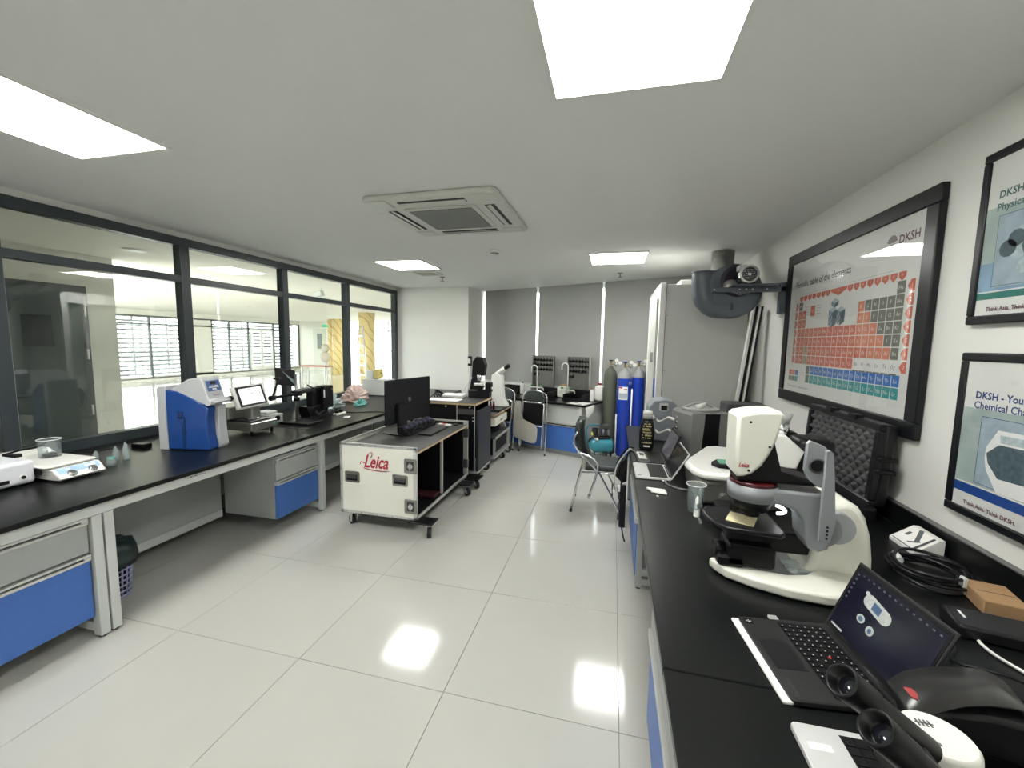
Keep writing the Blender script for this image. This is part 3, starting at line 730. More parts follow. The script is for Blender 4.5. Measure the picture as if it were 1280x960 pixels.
t = thing('power_strip', 'short white and black power strip in front of the imaging unit', 'power strip', (-3.05, 4.15, BT))
MB().box(-3.08, -3.02, 4.02, 4.18, BT, BT+.025, .004).build('strip_body', WHITE, t)
for y in (4.06, 4.12): MB().box(-3.07, -3.03, y-.02, y+.02, BT+.025, BT+.05, .004).build('plug', BLACK, t)

# ---- plastic bags (crumpled sheets)
def crumple(name, c, sx, sy, sz, seed, m, lab, n=14):
    r = random.Random(seed); b = MB(); rings = []
    for i in range(n):
        th = PI*i/(n-1)*0.5; ring = []
        for k in range(20):
            a = 2*PI*k/20; q = 1+r.uniform(-.28, .28)
            ring.append((c[0]+sx*math.cos(th)*math.cos(a)*q, c[1]+sy*math.cos(th)*math.sin(a)*q, max(c[2]+.002, c[2]+sz*math.sin(th)*q)))
        rings.append(ring)
    b.loft(rings[:-1], smooth=False)
    t = thing(name, lab, 'plastic bag', c)
    b.build('bag_skin', m, t); return t
BAGC = glass_mat('bag_film', (0.85, 0.90, 0.90), 0.15, 1.4, 0.55, (0.72, 0.80, 0.80))
BAGG = glass_mat('bag_film_green', (0.6, 0.9, 0.85), 0.15, 1.4, 0.6, (0.28, 0.62, 0.58))
BAGP = glass_mat('bag_film_pink', (0.95, 0.85, 0.8), 0.15, 1.4, 0.6, (0.75, 0.62, 0.58))
crumple('plastic_bag', (-3.55, 4.55, BT), .16, .19, .14, 1, BAGC, 'crumpled clear bluish plastic bag behind the black imaging unit')
crumple('plastic_bag', (-3.25, 4.80, BT), .07, .09, .07, 2, BAGG, 'crumpled teal plastic bag at the front of the bag heap')
crumple('plastic_bag', (-3.56, 5.14, BT), .15, .20, .19, 3, BAGP, 'crumpled pale pink plastic bag, tallest of the heap')

# ---- gray box and yellow gadget
t = thing('gray_box', 'plain light gray metal box at the far end of the left bench', 'box', (-3.57, 5.75, BT))
MB().box(-3.80, -3.36, 5.66, 5.90, BT+.012, 1.035, .004).build('box_body', LGRAY, t)
MB().box(-3.79, -3.37, 5.67, 5.89, BT, BT+.012).build('box_base', BLACK, t)
t = thing('yellow_gauge', 'small gray and yellow gauge box standing on the gray metal box', 'gauge', (-3.66, 5.76, 1.035))
MB().box(-3.74, -3.62, 5.70, 5.84, 1.036, 1.17, .004).build('gauge_body', LGRAY, t)
MB().box(-3.615, -3.53, 5.69, 5.85, 1.050, 1.19, .012, rot=R3('Y', -12)).build('yellow_cover', mat('dull_yellow', (.62, .52, .18), .5), t)
MB().cyl((-3.535, 5.77, 1.13), (-3.525, 5.77, 1.128), .014, seg=12).build('dial', DGRAY, t)

# step ladder in hall and table
t = thing('step_ladder', 'pale aluminium step ladder standing in the hall before the wide column', 'ladder', (-6.3, 9.3, 0))
b = MB(); b.tube([(-6.5, 9.3, 0), (-6.35, 9.4, 2.0)], .02, 6); b.tube([(-6.1, 9.3, 0), (-6.25, 9.4, 2.0)], .02, 6); b.build('side_rail', ALU, t)
for k in range(7):
    f = (k+1)/8; MB().box(-6.48+.13*f, -6.12-.13*f, 9.28+.1*f, 9.36+.1*f, 2.0*f-.012, 2.0*f+.012).build('rung', ALU, t)
MB().tube([(-6.42, 9.95, 0), (-6.32, 9.45, 1.95)], .018, 6).build('prop', ALU, t)
t = thing('hall_table', 'narrow pale table with a reddish top standing in the hall', 'table', (-9.8, 12.0, 0))
MB().box(-10.3, -9.3, 11.8, 12.2, .72, .76, .004).build('tabletop', mat('reddish_wood', (.40, .16, .12), .4), t)
for x in (-10.25, -9.35):
    for y in (11.85, 12.15): MB().box(x-.02, x+.02, y-.02, y+.02, 0, .72).build('leg', LGRAY, t)
t = thing('round_sign_stand', 'beige figure-eight signboard standing behind the hall table', 'sign', (-9.9, 12.6, 0))
MB().lathe([(0, -.02), (.19, -.02), (.19, .02), (0, .02)], (-9.9, 12.6, 1.02), (0, 1, 0), 24).build('lower_disc', mat('beige_board', (.55, .50, .40), .6), t)
b = MB(); b.lathe([(0, -.02), (.15, -.02), (.15, .02), (0, .02)], (-9.9, 12.6, 1.34), (0, 1, 0), 24); b.build('upper_disc', mat('beige_board', (.55, .50, .40), .6), t)
MB().box(-9.93, -9.87, 12.62, 12.66, 0, 1.0).build('stand_post', LGRAY, t)

# ================================================================ FLIGHT CASE CARTS
def caster(t, x, y, ztop, ang=0.0, r=0.042):
    ca, sa = math.cos(ang), math.sin(ang)
    b = MB(); b.box(x-.045, x+.045, y-.04, y+.04, ztop-.008, ztop, .001)
    wx, wy = x+.022*ca, y+.022*sa
    b.prism([(-.03, .0), (.03, .0), (.02, -(ztop-.008-r)-.005), (-.015, -(ztop-.008-r)-.005)], 'y', -.026, -.022)
    b.prism([(-.03, .0), (.03, .0), (.02, -(ztop-.008-r)-.005), (-.015, -(ztop-.008-r)-.005)], 'y', .022, .026)
    b.box(-.03, .03, -.026, .026, -.006, 0)
    # move the fork (built about the origin) into place under the plate
    for v in [v for v in b.b.verts if abs(v.co.x) < .06 and abs(v.co.y) < .06 and v.co.z < .01]:
        p = v.co.copy(); v.co = Vector((x+p.x*ca-p.y*sa, y+p.x*sa+p.y*ca, ztop-.008+p.z))
    c = b.build('caster', ALU, t)
    ax = Vector((-sa, ca, 0)); cc = Vector((wx, wy, r))
    b = MB(); b.cyl(cc-ax*.016, cc+ax*.016, r, seg=20); b.build('wheel', RUBBER, c)
    b = MB(); b.cyl(cc-ax*.018, cc+ax*.018, r*.55, seg=14); b.build('wheel_hub', STEEL, c)
    return c

t = thing('flight_case', 'white rolling flight case with red script lettering and open black side', 'flight case', (-1.92, 3.7, 0))
cx0, cx1, cy0, cy1, cz0, cz1 = -2.285, -1.555, 3.06, 4.33, .13, .757
b = MB(); b.box(cx0+.012, cx1-.03, cy0, cy0+.012, cz0+.02, cz1-.02); b.build('front_panel', CREAM, t)
b = MB(); b.box(cx0+.012, cx1-.03, cy0+.012, cy0+.02, cz0+.02, cz1-.02); b.build('inner_lining', BLACK, t)
b = MB(); b.box(cx0+.004, cx0+.014, cy0+.01, cy1-.01, cz0+.02, cz1-.02); b.build('side_panel', CREAM, t)
b = MB(); b.box(cx0+.012, cx1, cy1-.016, cy1-.004, cz0+.02, cz1-.02); b.build('end_panel', BLACK, t)
b = MB(); b.box(cx0+.01, cx1-.01, cy0+.01, cy1-.01, cz0, cz0+.02); b.build('floor_board', BLACK, t)
b = MB()
e = .024
for (x0, x1, y0, y1, z0_, z1_) in (
    (cx0, cx1, cy0-.003, cy0+.003, cz1-e, cz1), (cx0, cx1, cy0-.003, cy0+.003, cz0, cz0+e), (cx0, cx0+e, cy0-.003, cy0+.003, cz0, cz1), (cx1-.03, cx1, cy0-.003, cy0+.02, cz0, cz1),
    (cx0, cx0+.006, cy0, cy1, cz1-e, cz1), (cx0, cx0+.02, cy0, cy1, cz1-.004, cz1), (cx0, cx1, cy1-.02, cy1, cz1-.02, cz1), (cx0, cx1, cy0, cy0+.018, cz1-.004, cz1+.001),
    (cx1-.02, cx1, cy0, cy1, cz0, cz0+.022), (cx1-.05, cx1, cy1-.03, cy1, cz0, cz1), (cx0, cx0+.006, cy0, cy1, cz0, cz0+e)):
    b.box(x0, x1, y0, y1, z0_, z1_, .0015)
b.build('edge_profile', ALU, t)
b = MB(); b.box(cx0+.02, cx1-.004, cy0+.022, cy1-.03, cz1-.062, cz1-.044); b.build('worktop_board', PLY, t)
b = MB(); b.box(cx0+.021, cx1-.005, cy0+.023, cy1-.031, cz1-.044, cz1-.042); b.build('laminate', LAMI, t)
b = MB(); b.box(-1.98, -1.60, 3.66, 3.68, cz0+.02, cz1-.062); b.build('divider', BLACK, t)
b = MB(); b.box(-1.605, -1.585, 3.655, 3.685, cz0+.02, cz1-.062); b.build('divider_edge', ALU, t)
b = MB(); b.box(-1.95, -1.94, cy0+.02, 3.66, cz0+.02, cz1-.062); b.box(-2.1, -2.09, 3.68, cy1-.02, cz0+.02, cz1-.062); b.build('back_board', BLACK, t)
b = MB(); b.box(-1.90, -1.60, 3.50, 3.64, cz0+.022, cz0+.05, .004); b.build('red_tray', mat('dark_red_board', (.035, .004, .008), .5), t)
def recess_handle(t, x, z, y, w_=.145, h_=.10):
    b = MB(); b.prism(rrect(x-w_/2, x+w_/2, z-h_/2, z+h_/2, .014, 3), 'y', y-.007, y-.002, .002); p = b.build('handle_dish', STEEL, t)
    b = MB(); b.box(x-w_*.36, x+w_*.36, y-.0085, y-.0068, z-h_*.32, z+h_*.2); b.build('recess', BLACK, p)
    b = MB(); b.box(x-w_*.34, x+w_*.34, y-.018, y-.0085, z-.012, z+.018, .005); b.build('grip', DGRAY, p)
recess_handle(t, -2.165, .457, cy0); recess_handle(t, -1.705, .467, cy0)
for z in (.60, .25):
    b = MB(); b.prism(rrect(-1.665, -1.548, z-.062, z+.062, .012, 3), 'y', cy0-.010, cy0-.004, .002); p = b.build('latch', STEEL, t)
    b = MB(); b.box(-1.64, -1.575, cy0-.012, cy0-.0095, z-.04, z+.04); b.build('latch_recess', DGRAY, p)
    b = MB(); b.cyl((-1.605, cy0-.02, z), (-1.605, cy0-.01, z), .022, seg=14); b.box(-1.612, -1.598, cy0-.026, cy0-.018, z-.03, z+.03, .003); b.build('latch_turn', CHROME, p)
for z in (.62, .27):
    b = MB(); b.box(cx1-.055, cx1+.006, cy1-.045, cy1+.004, z-.05, z+.05, .006); b.build('latch', DGRAY, t)
b = MB()
for x in (-2.23, -2.08, -1.93, -1.78, -1.63):
    for z in (cz0+.012, cz1-.012): b.cyl((x, cy0-.006, z), (x, cy0-.003, z), .005, seg=8)
for z in (.25, .38, .52, .65): b.cyl((cx0+.012, cy0-.006, z), (cx0+.012, cy0-.003, z), .005, seg=8)
b.build('rivets', STEEL, t, kind='stuff')
b = MB(); b.tube(curve([(-2.085, cy0-.003, .575), (-2.075, cy0-.003, .60), (-2.045, cy0-.003, .59), (-2.025, cy0-.003, .60), (-2.0, cy0-.003, .67), (-1.975, cy0-.003, .685), (-1.968, cy0-.003, .665), (-1.985, cy0-.003, .64)]), .003, 4)
b.build('lettering_flourish', RED, t)
text('lettering', 'Leica', .155, basis((-2.05, cy0-.003, .555), (1, 0, 0), (0, 0, 1)), RED, t, shear=.35, bold=.0035, res=4, sx=.72)
b = MB(); b.tube(curve([(-2.06, cy0-.003, .548), (-1.99, cy0-.003, .535), (-1.89, cy0-.003, .530), (-1.79, cy0-.003, .536)]), [.001, .0015]+[.0032]*14+[.002, .001, .001], 4)
b.build('underline_swash', RED, t)
for (x0, x1, y0, y1) in ((-1.62, -1.40, 3.02, 3.16), (-1.62, -1.42, 4.0, 4.14)):
    b = MB(); b.box(x0, x1, y0, y1, cz0-.014, cz0-.001, .003); b.build('caster_board', BLACK, t)
caster(t, -2.20, 3.11, cz0-.002, 2.6); caster(t, -1.45, 3.08, cz0-.014, -1.2); caster(t, -1.48, 4.06, cz0-.014, -.6); caster(t, -2.2, 4.27, cz0-.002, 0)
for y in (3.45, 3.95): MB().box(cx0-.012, cx0, y-.05, y+.05, cz1-.10, cz1+.012, .004).build('side_latch', STEEL, t)

# monitor on the case
ZT = cz1-.042
mA = Vector((-2.105, 3.50, 0)); mB_ = Vector((-1.965, 4.18, 0))
mdir = (mB_-mA).normalized(); mang = math.atan2(mdir.y, mdir.x); mW = (mB_-mA).length
t = thing('monitor', 'large black flat monitor seen from behind on the white flight case', 'monitor', ((mA.x+mB_.x)/2, (mA.y+mB_.y)/2, ZT), mang)
# local x along the screen, local -y = the back that we see
b = MB(True); b.box(-mW/2, mW/2, -.012, .012, .105, .545, .006); pn = b.build('back_shell', SBLACK, t)
b = MB(True); b.box(-mW/2+.008, mW/2-.008, .012, .014, .12, .535); b.build('screen', mat('dark_screen', (.01, .012, .015), .15), t)
b = MB(True); b.box(-.20, -.07, -.045, -.012, .0, .30, .006); b.build('stand_neck', SBLACK, t)
b = MB(True); b.prism(rrect(-.27, .02, -.15, .12, .03), 'z', 0.001, .012, .003); b.build('stand_base', SBLACK, t)
b = MB(True); b.tube([(.0+.022*math.cos(a*PI/10), -.0135, .33+.022*math.sin(a*PI/10)) for a in range(20)], .0022, 5, closed=True); b.build('round_logo', CHROME, t)
b = MB(True); b.box(-.008, -.004, -.0145, -.0125, .315, .345); b.box(.003, .007, -.0145, -.0125, .315, .345); b.build('logo_bars', CHROME, t)
t = thing('sound_bar', 'black six-key control console with bluish caps behind the keyboard', 'console', (-1.95, 3.9, ZT))
for i in range(1):
    Rb = R3('Z', -4)
    b = MB(); b.prism([(-.06, 0), (.06, 0), (.05, .03), (-.02, .085), (-.06, .085)], 'y', -.32, .32, .004)
    b.b.transform(Matrix.Translation((-1.955, 3.90, ZT+.001))); b.build('console_body', BLACK, t)
for k in range(6):
    y = 3.65+k*.1
    b = MB(); b.quad((-1.972, y-.035, ZT+.084), (-1.94, y-.035, ZT+.062), (-1.94, y+.035, ZT+.062), (-1.972, y+.035, ZT+.084)); b.b.transform(Matrix.Translation((.003, 0, .003))); b.build('key_cap', mat('violet_gray', (.06, .06, .13), .4), t)
    b = MB(); b.cyl((-1.925, y, ZT+.05), (-1.895, y, ZT+.035), .032, seg=14); b.build('dial', SBLACK, t)
t = thing('keyboard', 'black keyboard lying on the gray top of the white flight case', 'keyboard', (-1.77, 3.88, ZT))
b = MB(); b.box(-1.845, -1.70, 3.66, 4.10, ZT+.001, ZT+.014, .003); b.build('keyboard_body', BLACK, t)
b = MB()
for i in range(5):
    for k in range(15): b.box(-1.84+i*.027, -1.817+i*.027, 3.668+k*.028, 3.692+k*.028, ZT+.014, ZT+.019)
b.build('keys', DGRAY, t, kind='stuff')
t = thing('red_white_card', 'small red and white card lying behind the keyboard on the case', 'card', (-1.83, 4.26, ZT))
MB().box(-1.88, -1.79, 4.22, 4.28, ZT+.001, ZT+.006).build('card_body', WHITE, t)
MB().box(-1.835, -1.79, 4.221, 4.279, ZT+.006, ZT+.007).build('red_half', RED, t)
t = thing('white_plug', 'small white rounded dongle near the far corner of the flight case top', 'dongle', (-1.73, 4.16, ZT))
MB().box(-1.765, -1.70, 4.14, 4.19, ZT+.001, ZT+.02, .006, seg=2).build('dongle_body', WHITE, t)
t = thing('computer_mouse', 'small black mouse near the far end of the flight case top', 'mouse', (-1.66, 4.2, ZT))
MB().ball((-1.66, 4.22, ZT+.0145), .03, 12, (.9, 1.4, .45)).build('mouse_shell', BLACK, t)
t = thing('monitor_cable', 'thin gray cable looping on the flight case beneath the monitor', 'cable', (-2.05, 4.0, ZT))
MB().tube(curve([(-2.02, 4.15, ZT+.12), (-2.10, 4.05, ZT+.05), (-2.05, 3.95, ZT+.008), (-2.14, 3.88, ZT+.008), (-2.2, 4.1, ZT+.01)]), .004, 6).build('cable_run', LGRAY, t)

# second cart (black, taller)
t = thing('equipment_cart', 'tall black equipment cart with plywood-edged top behind the white flight case', 'cart', (-1.85, 4.75, 0))
b = MB(); b.box(-2.25, -1.50, 4.42, 5.04, .915, .938); b.build('top_board', PLY, t)
b = MB(); b.box(-2.249, -1.501, 4.421, 5.039, .938, .941); b.build('laminate', LAMI, t)
b = MB(); b.box(-2.22, -1.54, 4.50, 4.515, .13, .915); b.build('front_panel', BLACK, t)
b = MB(); b.box(-1.535, -1.50, 4.53, 5.02, .11, .835, .003); b.build('side_panel', mat('dark_slate_panel', (.03, .032, .04), .45), t)
b = MB(); b.box(-2.24, -2.22, 4.5, 5.03, .11, .915); b.build('side_panel', BLACK, t)
b = MB(); b.box(-2.22, -1.535, 5.01, 5.03, .13, .915); b.build('back_panel', BLACK, t)
b = MB(); b.box(-2.22, -1.50, 4.5, 5.02, .09, .11); b.box(-1.765, -1.755, 4.492, 4.50, .62, .90); b.box(-1.545, -1.535, 4.49, 4.5, .11, .915); b.build('edge_profile', ALU, t)
b = MB(); b.box(-1.74, -1.55, 4.46, 4.5, .80, .86, .004); b.build('keyboard_drawer', DGRAY, t)
for x, z in ((-1.9, .88), (-1.6, .88), (-1.56, .76), (-1.56, .72)): MB().cyl((x, 4.49, z), (x, 4.50, z), .009, seg=8).build('bolt', ALU, t)
b = MB(); b.box(-1.56, -1.40, 4.22, 4.42, .10, .113, .003); b.box(-1.60, -1.48, 4.40, 4.55, .078, .09); b.build('caster_board', BLACK, t)
caster(t, -1.45, 4.30, .10, -.8); caster(t, -2.18, 4.58, .09, 0); caster(t, -1.56, 4.96, .09, 0); caster(t, -2.18, 4.96, .09, 0)

for k, (x0, x1, y0, y1, z, h, lab) in enumerate(((-2.16, -1.76, 4.50, 4.70, .9415, .004, 'white paper sheets lying at the front edge of the black cart'), (-2.06, -1.79, 4.76, 4.90, .9415, .05, 'long white flat device lying behind the papers on the black cart'))):
    o = MB().box(x0, x1, y0, y1, z, z+h, .002 if k == 0 else .012).build(('paper_sheets', 'flat_device')[k], PAPER if k == 0 else WHITE); tag(o, lab, ('paper', 'device')[k])

# black compound microscope on the second cart
t = thing('black_microscope', 'tall black upright microscope with a white objective on the black cart', 'microscope', (-1.60, 4.93, .941))
Z2 = .942
b = MB(); b.box(-1.76, -1.49, 4.88, 5.02, Z2, Z2+.10, .008); b.build('base', BLACK, t)
b = MB(); b.box(-1.54, -1.47, 4.88, 5.0, Z2+.07, Z2+.20, .01); b.build('knob_block', BLACK, t)
b = MB(); b.prism([(-1.75, Z2+.09), (-1.60, Z2+.09), (-1.57, Z2+.14), (-1.63, Z2+.18), (-1.64, Z2+.30), (-1.72, Z2+.30)], 'y', 4.90, 4.99, .006); b.build('stand', BLACK, t)
b = MB(); b.prism([(-1.72, Z2+.28), (-1.56, Z2+.28), (-1.545, Z2+.42), (-1.57, Z2+.50), (-1.66, Z2+.52), (-1.71, Z2+.46)], 'y', 4.89, 5.0, .012); b.build('head', BLACK, t)
b = MB(); b.cyl((-1.615, 4.88, Z2+.22), (-1.615, 4.88, Z2+.29), .022, .030, seg=14); b.build('objective', CHROME, t)
b = MB(); b.box(-1.68, -1.57, 4.86, 4.97, Z2+.155, Z2+.185, .006); b.build('white_stage', WHITE, t)
b = MB(); b.box(-1.775, -1.735, 4.90, 4.96, Z2+.40, Z2+.52, .004); b.build('lamp_housing', BLACK, t)
b = MB(); b.box(-1.772, -1.738, 4.897, 4.90, Z2+.43, Z2+.49); b.build('lamp_label', WHITE, t)
b = MB(); b.tube([(-1.75, 4.91, Z2+.40), (-1.78, 4.93, Z2+.02)], .012, 6); b.build('white_strut', WHITE, t)
b = MB(); b.cyl((-1.47, 4.94, Z2+.12), (-1.455, 4.94, Z2+.12), .02, seg=12); b.build('focus_knob', LGRAY, t)
b = MB(); b.tube(curve([(-1.70, 4.86, Z2+.26), (-1.76, 4.84, Z2+.16), (-1.82, 4.86, Z2+.06), (-1.86, 4.9, Z2+.01)]), .005, 5); b.build('cable', LGRAY, t)
t = thing('cable_pile', 'small heap of black cables at the back of the black cart', 'cables', (-2.15, 4.9, .941))
b = MB()
for k in range(5): b.tube(curve([(-2.2+.03*k, 4.74+.03*math.sin(k*2), .95), (-2.17, 4.8, .99+.01*k), (-2.13+.01*k, 4.85, .99), (-2.15, 4.92, .95), (-2.2, 4.86, .97)]), .006, 5)
b.build('cable_loops', BLACK, t, kind='stuff')

# third cart
Z3 = .70
t = thing('microscope_cart', 'low black and white cart with drawer and shelf carrying the white microscope', 'cart', (-1.75, 5.5, 0))
b = MB(); b.box(-2.1, -1.46, 5.08, 5.96, Z3-.02, Z3-.002); b.build('top_board', PLY, t)
b = MB(); b.box(-2.099, -1.461, 5.081, 5.959, Z3-.002, Z3); b.build('laminate', LAMI, t)
b = MB(); b.box(-1.66, -1.465, 5.12, 5.72, .54, .64, .003); dw = b.build('drawer', CREAM, t)
b = MB(); b.box(-1.465, -1.455, 5.36, 5.46, .58, .60, .002); b.build('drawer_latch', STEEL, dw)
b = MB(); b.box(-2.1, -1.46, 5.10, 5.85, .372, .395); b.build('shelf', DGRAY, t)
MB().box(-1.46, -1.452, 5.10, 5.85, .365, .400).build('shelf_edge', ALU, t)
for y in (5.10, 5.83): MB().box(-1.49, -1.46, y, y+.025, .13, .37).build('post', ALU, t)
b = MB(); b.box(-2.1, -1.50, 5.12, 5.82, .15, .37); b.build('lower_box', BLACK, t)
b = MB(); b.box(-2.1, -1.46, 5.08, 5.90, .11, .13); b.build('base_frame', ALU, t)
b = MB(); b.box(-2.1, -2.08, 5.08, 5.95, .13, Z3-.02); b.build('side_panel', BLACK, t)
b = MB(); b.box(-2.08, -1.70, 5.93, 5.95, .13, Z3-.02); b.build('back_panel', BLACK, t)
caster(t, -1.50, 5.55, .11, -.5); caster(t, -1.50, 5.86, .11, .5); caster(t, -2.05, 5.86, .11, 0); caster(t, -2.05, 5.15, .11, 0)
t = thing('dark_bag', 'soft black bag lying on the shelf of the microscope cart', 'bag', (-1.62, 5.5, .395))
MB().ball((-1.62, 5.5, .449), .12, 14, (.9, 1.7, .44)).build('bag_body', BLACK, t)
t = thing('white_microscope', 'white upright microscope with angled eyepiece tube on the low cart', 'microscope', (-1.6, 5.7, Z3))
b = MB(); b.box(-1.78, -1.46, 5.30, 5.78, Z3+.001, Z3+.03, .006); b.build('base_plate', SBLACK, t)
b = MB(); b.prism([(-1.78, Z3+.03), (-1.44, Z3+.03), (-1.45, Z3+.06), (-1.50, Z3+.14), (-1.525, Z3+.46), (-1.60, Z3+.52), (-1.67, Z3+.48), (-1.69, Z3+.30), (-1.72, Z3+.20)], 'y', 5.60, 5.76, .012); b.build('body', WHITE, t)
b = MB(); b.tube([(-1.60, 5.66, Z3+.48), (-1.50, 5.62, Z3+.56), (-1.465, 5.60, Z3+.585)], [.045, .038, .03], 12); b.build('head_tube', WHITE, t)
b = MB(); b.cyl((-1.47, 5.60, Z3+.58), (-1.41, 5.58, Z3+.62), .028, seg=14); b.build('eyepiece', BLACK, t)
b = MB(); b.cyl((-1.68, 5.59, Z3+.14), (-1.68, 5.56, Z3+.14), .03, seg=14); b.build('focus_knob', BLACK, t)
for k, x in enumerate((-1.60, -1.555)):
    t = thing('reagent_bottle', ('dark red reagent bottle before the white microscope, left one', 'dark red reagent bottle before the white microscope, right one')[k], 'bottle', (x, 5.34, Z3+.03), 0, 'dark red bottles on the cart')
    MB().lathe([(0, 0), (.017, 0), (.017, .07), (.010, .08), (.010, .085), (0, .085)], (x, 5.34, Z3+.031), seg=12).build('bottle_body', mat('dark_red_glass', (.10, .01, .03), .2), t)
    MB().cyl((x, 5.34, Z3+.115), (x, 5.34, Z3+.14), .012, seg=12).build('cap', BLACK, t)

# ================================================================ SINK BENCH (slanted, local frame of the window wall)
t = thing('worktop', 'black worktop of the slanted sink bench under the gray blinds', 'worktop', WA, WANG)
b = MB(True); b.box(.62, 2.575, -.95, -.18, BT-.03, BT, .003); b.build('worktop_slab', TOP, t)
t = thing('sink_cabinet', 'gray cabinet with blue lower doors under the slanted sink bench', 'cabinet', WA, WANG)
b = MB(True); b.box(.66, 2.52, -.90, -.22, .07, BT-.031, .002); b.build('carcass', LGRAY, t)
b = MB(True); b.box(.68, 2.50, -.86, -.26, 0, .07); b.build('plinth', GRAYM, t)
for s0, s1 in ((.68, 1.27), (1.29, 1.88), (1.90, 2.47)):
    b = MB(True); b.box(s0, s1, -.915, -.90, .48, .715, .002); b.build('upper_panel', mat('pale_gray_front', (.50, .52, .50), .45), t)
    b = MB(True); b.box(s0, s1, -.915, -.90, .075, .435, .002); d = b.build('door', BLUEP, t)
    b = MB(True); b.box(s0, s1, -.925, -.90, .435, .445, .001); b.box(s0, s1, -.925, -.90, .462, .475, .001); b.box(s1-.04, s1, -.925, -.90, .445, .462); b.box(s0, s0+.03, -.925, -.90, .445, .462); b.build('handle', ALU, d)
    b = MB(True); b.box(s0+.03, s1-.04, -.908, -.90, .445, .462); b.build('finger_slot', BLACK, d)
b = MB(True); b.box(2.475, 2.52, -.93, -.90, .07, BT-.031, .002); b.build('stile', LGRAY, t)
# pegboards
for s0, s1, lab, nrow in ((1.22, 1.64, 'gray drying rack with black pegs behind the left faucet', 0), (1.89, 2.29, 'gray drying rack with black pegs behind the right faucet', 1)):
    t = thing('drying_rack', lab, 'drying rack', WP(s0, .16, BT), WANG, 'drying racks against the blinds')
    W_ = s1-s0
    b = MB(True); b.box(0, W_, -.012, 0, 0, .65, .002); b.build('back_plate', mat('dull_rack_steel', (.17, .17, .155), .45, .5, noise=.25, nscale=40), t)
    for xf in (0, W_-.012):
        b = MB(True); b.box(xf, xf+.012, -.06, -.012, 0, .65); b.build('side_flange', STEEL, t)
    b = MB(True); b.box(0, W_, -.10, -.012, 0, .02, .002); b.build('drip_tray', STEEL, t)
    pm = None; sm = None
    rows = ((.575, 7), (.495, 7), (.415, 6 if nrow else 7), (.33, 2))
    for z, n_ in rows:
        for k in range(n_):
            x = .035+k*(W_-.07)/6
            if pm is None:
                b = MB(True); b.cyl((0, -.012, 0), (0, -.042, .012), .024, .017, seg=10); p = b.build('peg', BLACK, t); pm = p.data
                b = MB(True); b.cyl((0, -.035, .01), (0, -.085, .065), .006, .004, seg=6); q = b.build('peg_rod', STEEL, p); sm = q.data
            else:
                p = bpy.data.objects.new('peg', pm); COL.objects.link(p); p.parent = t
                q = bpy.data.objects.new('peg_rod', sm); COL.objects.link(q); q.parent = p
            p.location = (x, 0, z)
GRN = mat('green_lever', (.02, .25, .08), .4)
for s, off, h, lab in ((1.44, .40, .50, 'white gooseneck laboratory faucet with green levers, on the left basin'), (2.02, .42, .56, 'tall white gooseneck laboratory faucet with green levers, on the right basin')):
    t = thing('faucet', lab, 'faucet', WP(s, off, BT), WANG, 'white laboratory faucets')
    b = MB(True); b.cyl((0, 0, 0), (0, 0, .03), .028, seg=14)
    b.tube([(0, 0, .02), (0, 0, h-.06)]+[(-.055+.055*math.cos(a*PI/8), 0, h-.06+.055*math.sin(a*PI/8)) for a in range(0, 9)]+[(-.11, 0, h-.12)], .010, 8)
    b.build('gooseneck', WHITE, t)
    b = MB(True); b.tube([(0, 0, .13), (-.12, 0, .13), (-.14, 0, .12), (-.145, 0, .07)], .010, 8); b.tube([(0, 0, .13), (.10, 0, .13), (.12, 0, .12), (.125, 0, .08)], .010, 8); b.build('side_outlet', WHITE, t)
    for x in (-.10, .05):
        b = MB(True); b.box(x-.02, x+.02, -.012, .012, .15, .17, .004); b.cyl((x, 0, .14), (x, 0, .16), .008, seg=8); b.build('lever', GRN, t)
for s0, s1, lab in ((1.50, 1.80, 'raised black sink basin at the left of the sink bench'), (2.08, 2.40, 'raised black sink basin at the right end of the sink bench')):
    t = thing('sink', lab, 'sink', WP(s0, .7, BT), WANG, 'black basins on the sink bench')
    W_ = s1-s0
    b = MB(True)
    b.box(0, W_, 0, .015, 0, .05, .002); b.box(0, W_, .365, .38, 0, .14, .002); b.box(0, .015, .015, .365, 0, .10, .002); b.box(W_-.015, W_, .015, .365, 0, .10, .002); b.box(.015, W_-.015, .015, .365, 0, .006)
    b.build('basin_wall', BLACK, t)
    b = MB(True); b.cyl((W_/2, .19, .006), (W_/2, .19, .009), .03, seg=14); b.build('drain', STEEL, t)
def container(name, lab, cat, s, off, w_, d_, h_, m, capm=None, bev=.015):
    t = thing(name, lab, cat, WP(s, off, BT), WANG)
    b = MB(True); b.box(-w_/2, w_/2, -d_/2, d_/2, 0.001, h_*.82, bev, seg=2); b.build('container_body', m, t)
    b = MB(True); b.cyl((0, 0, h_*.80), (0, 0, h_*.90), min(w_, d_)*.22, seg=12); b.build('neck', m, t)
    b = MB(True); b.cyl((0, 0, h_*.90), (0, 0, h_), min(w_, d_)*.26, seg=12); b.build('cap', capm or m, t)
    return t
JUG = mat('milky_plastic', (.78, .79, .72), .35)
container('plastic_jug', 'wide milky plastic jug standing between the two drying racks', 'jug', 1.90, .34, .16, .13, .21, JUG, mat('orange_cap', (.6, .35, .08), .4))
container('detergent_bottle', 'small white bottle with orange and red cap at the right end of the sink bench', 'bottle', 2.455, .46, .055, .05, .20, WHITE, mat('orange_red', (.75, .25, .06), .4), .008)
container('white_canister', 'large white canister at the right back corner of the sink bench', 'canister', 2.51, .30, .12, .12, .27, WHITE, RED)
container('small_white_bottle', 'small white bottle behind the folded chairs on the sink bench', 'bottle', 1.14, .38, .07, .06, .20, WHITE, BLACK, .008)
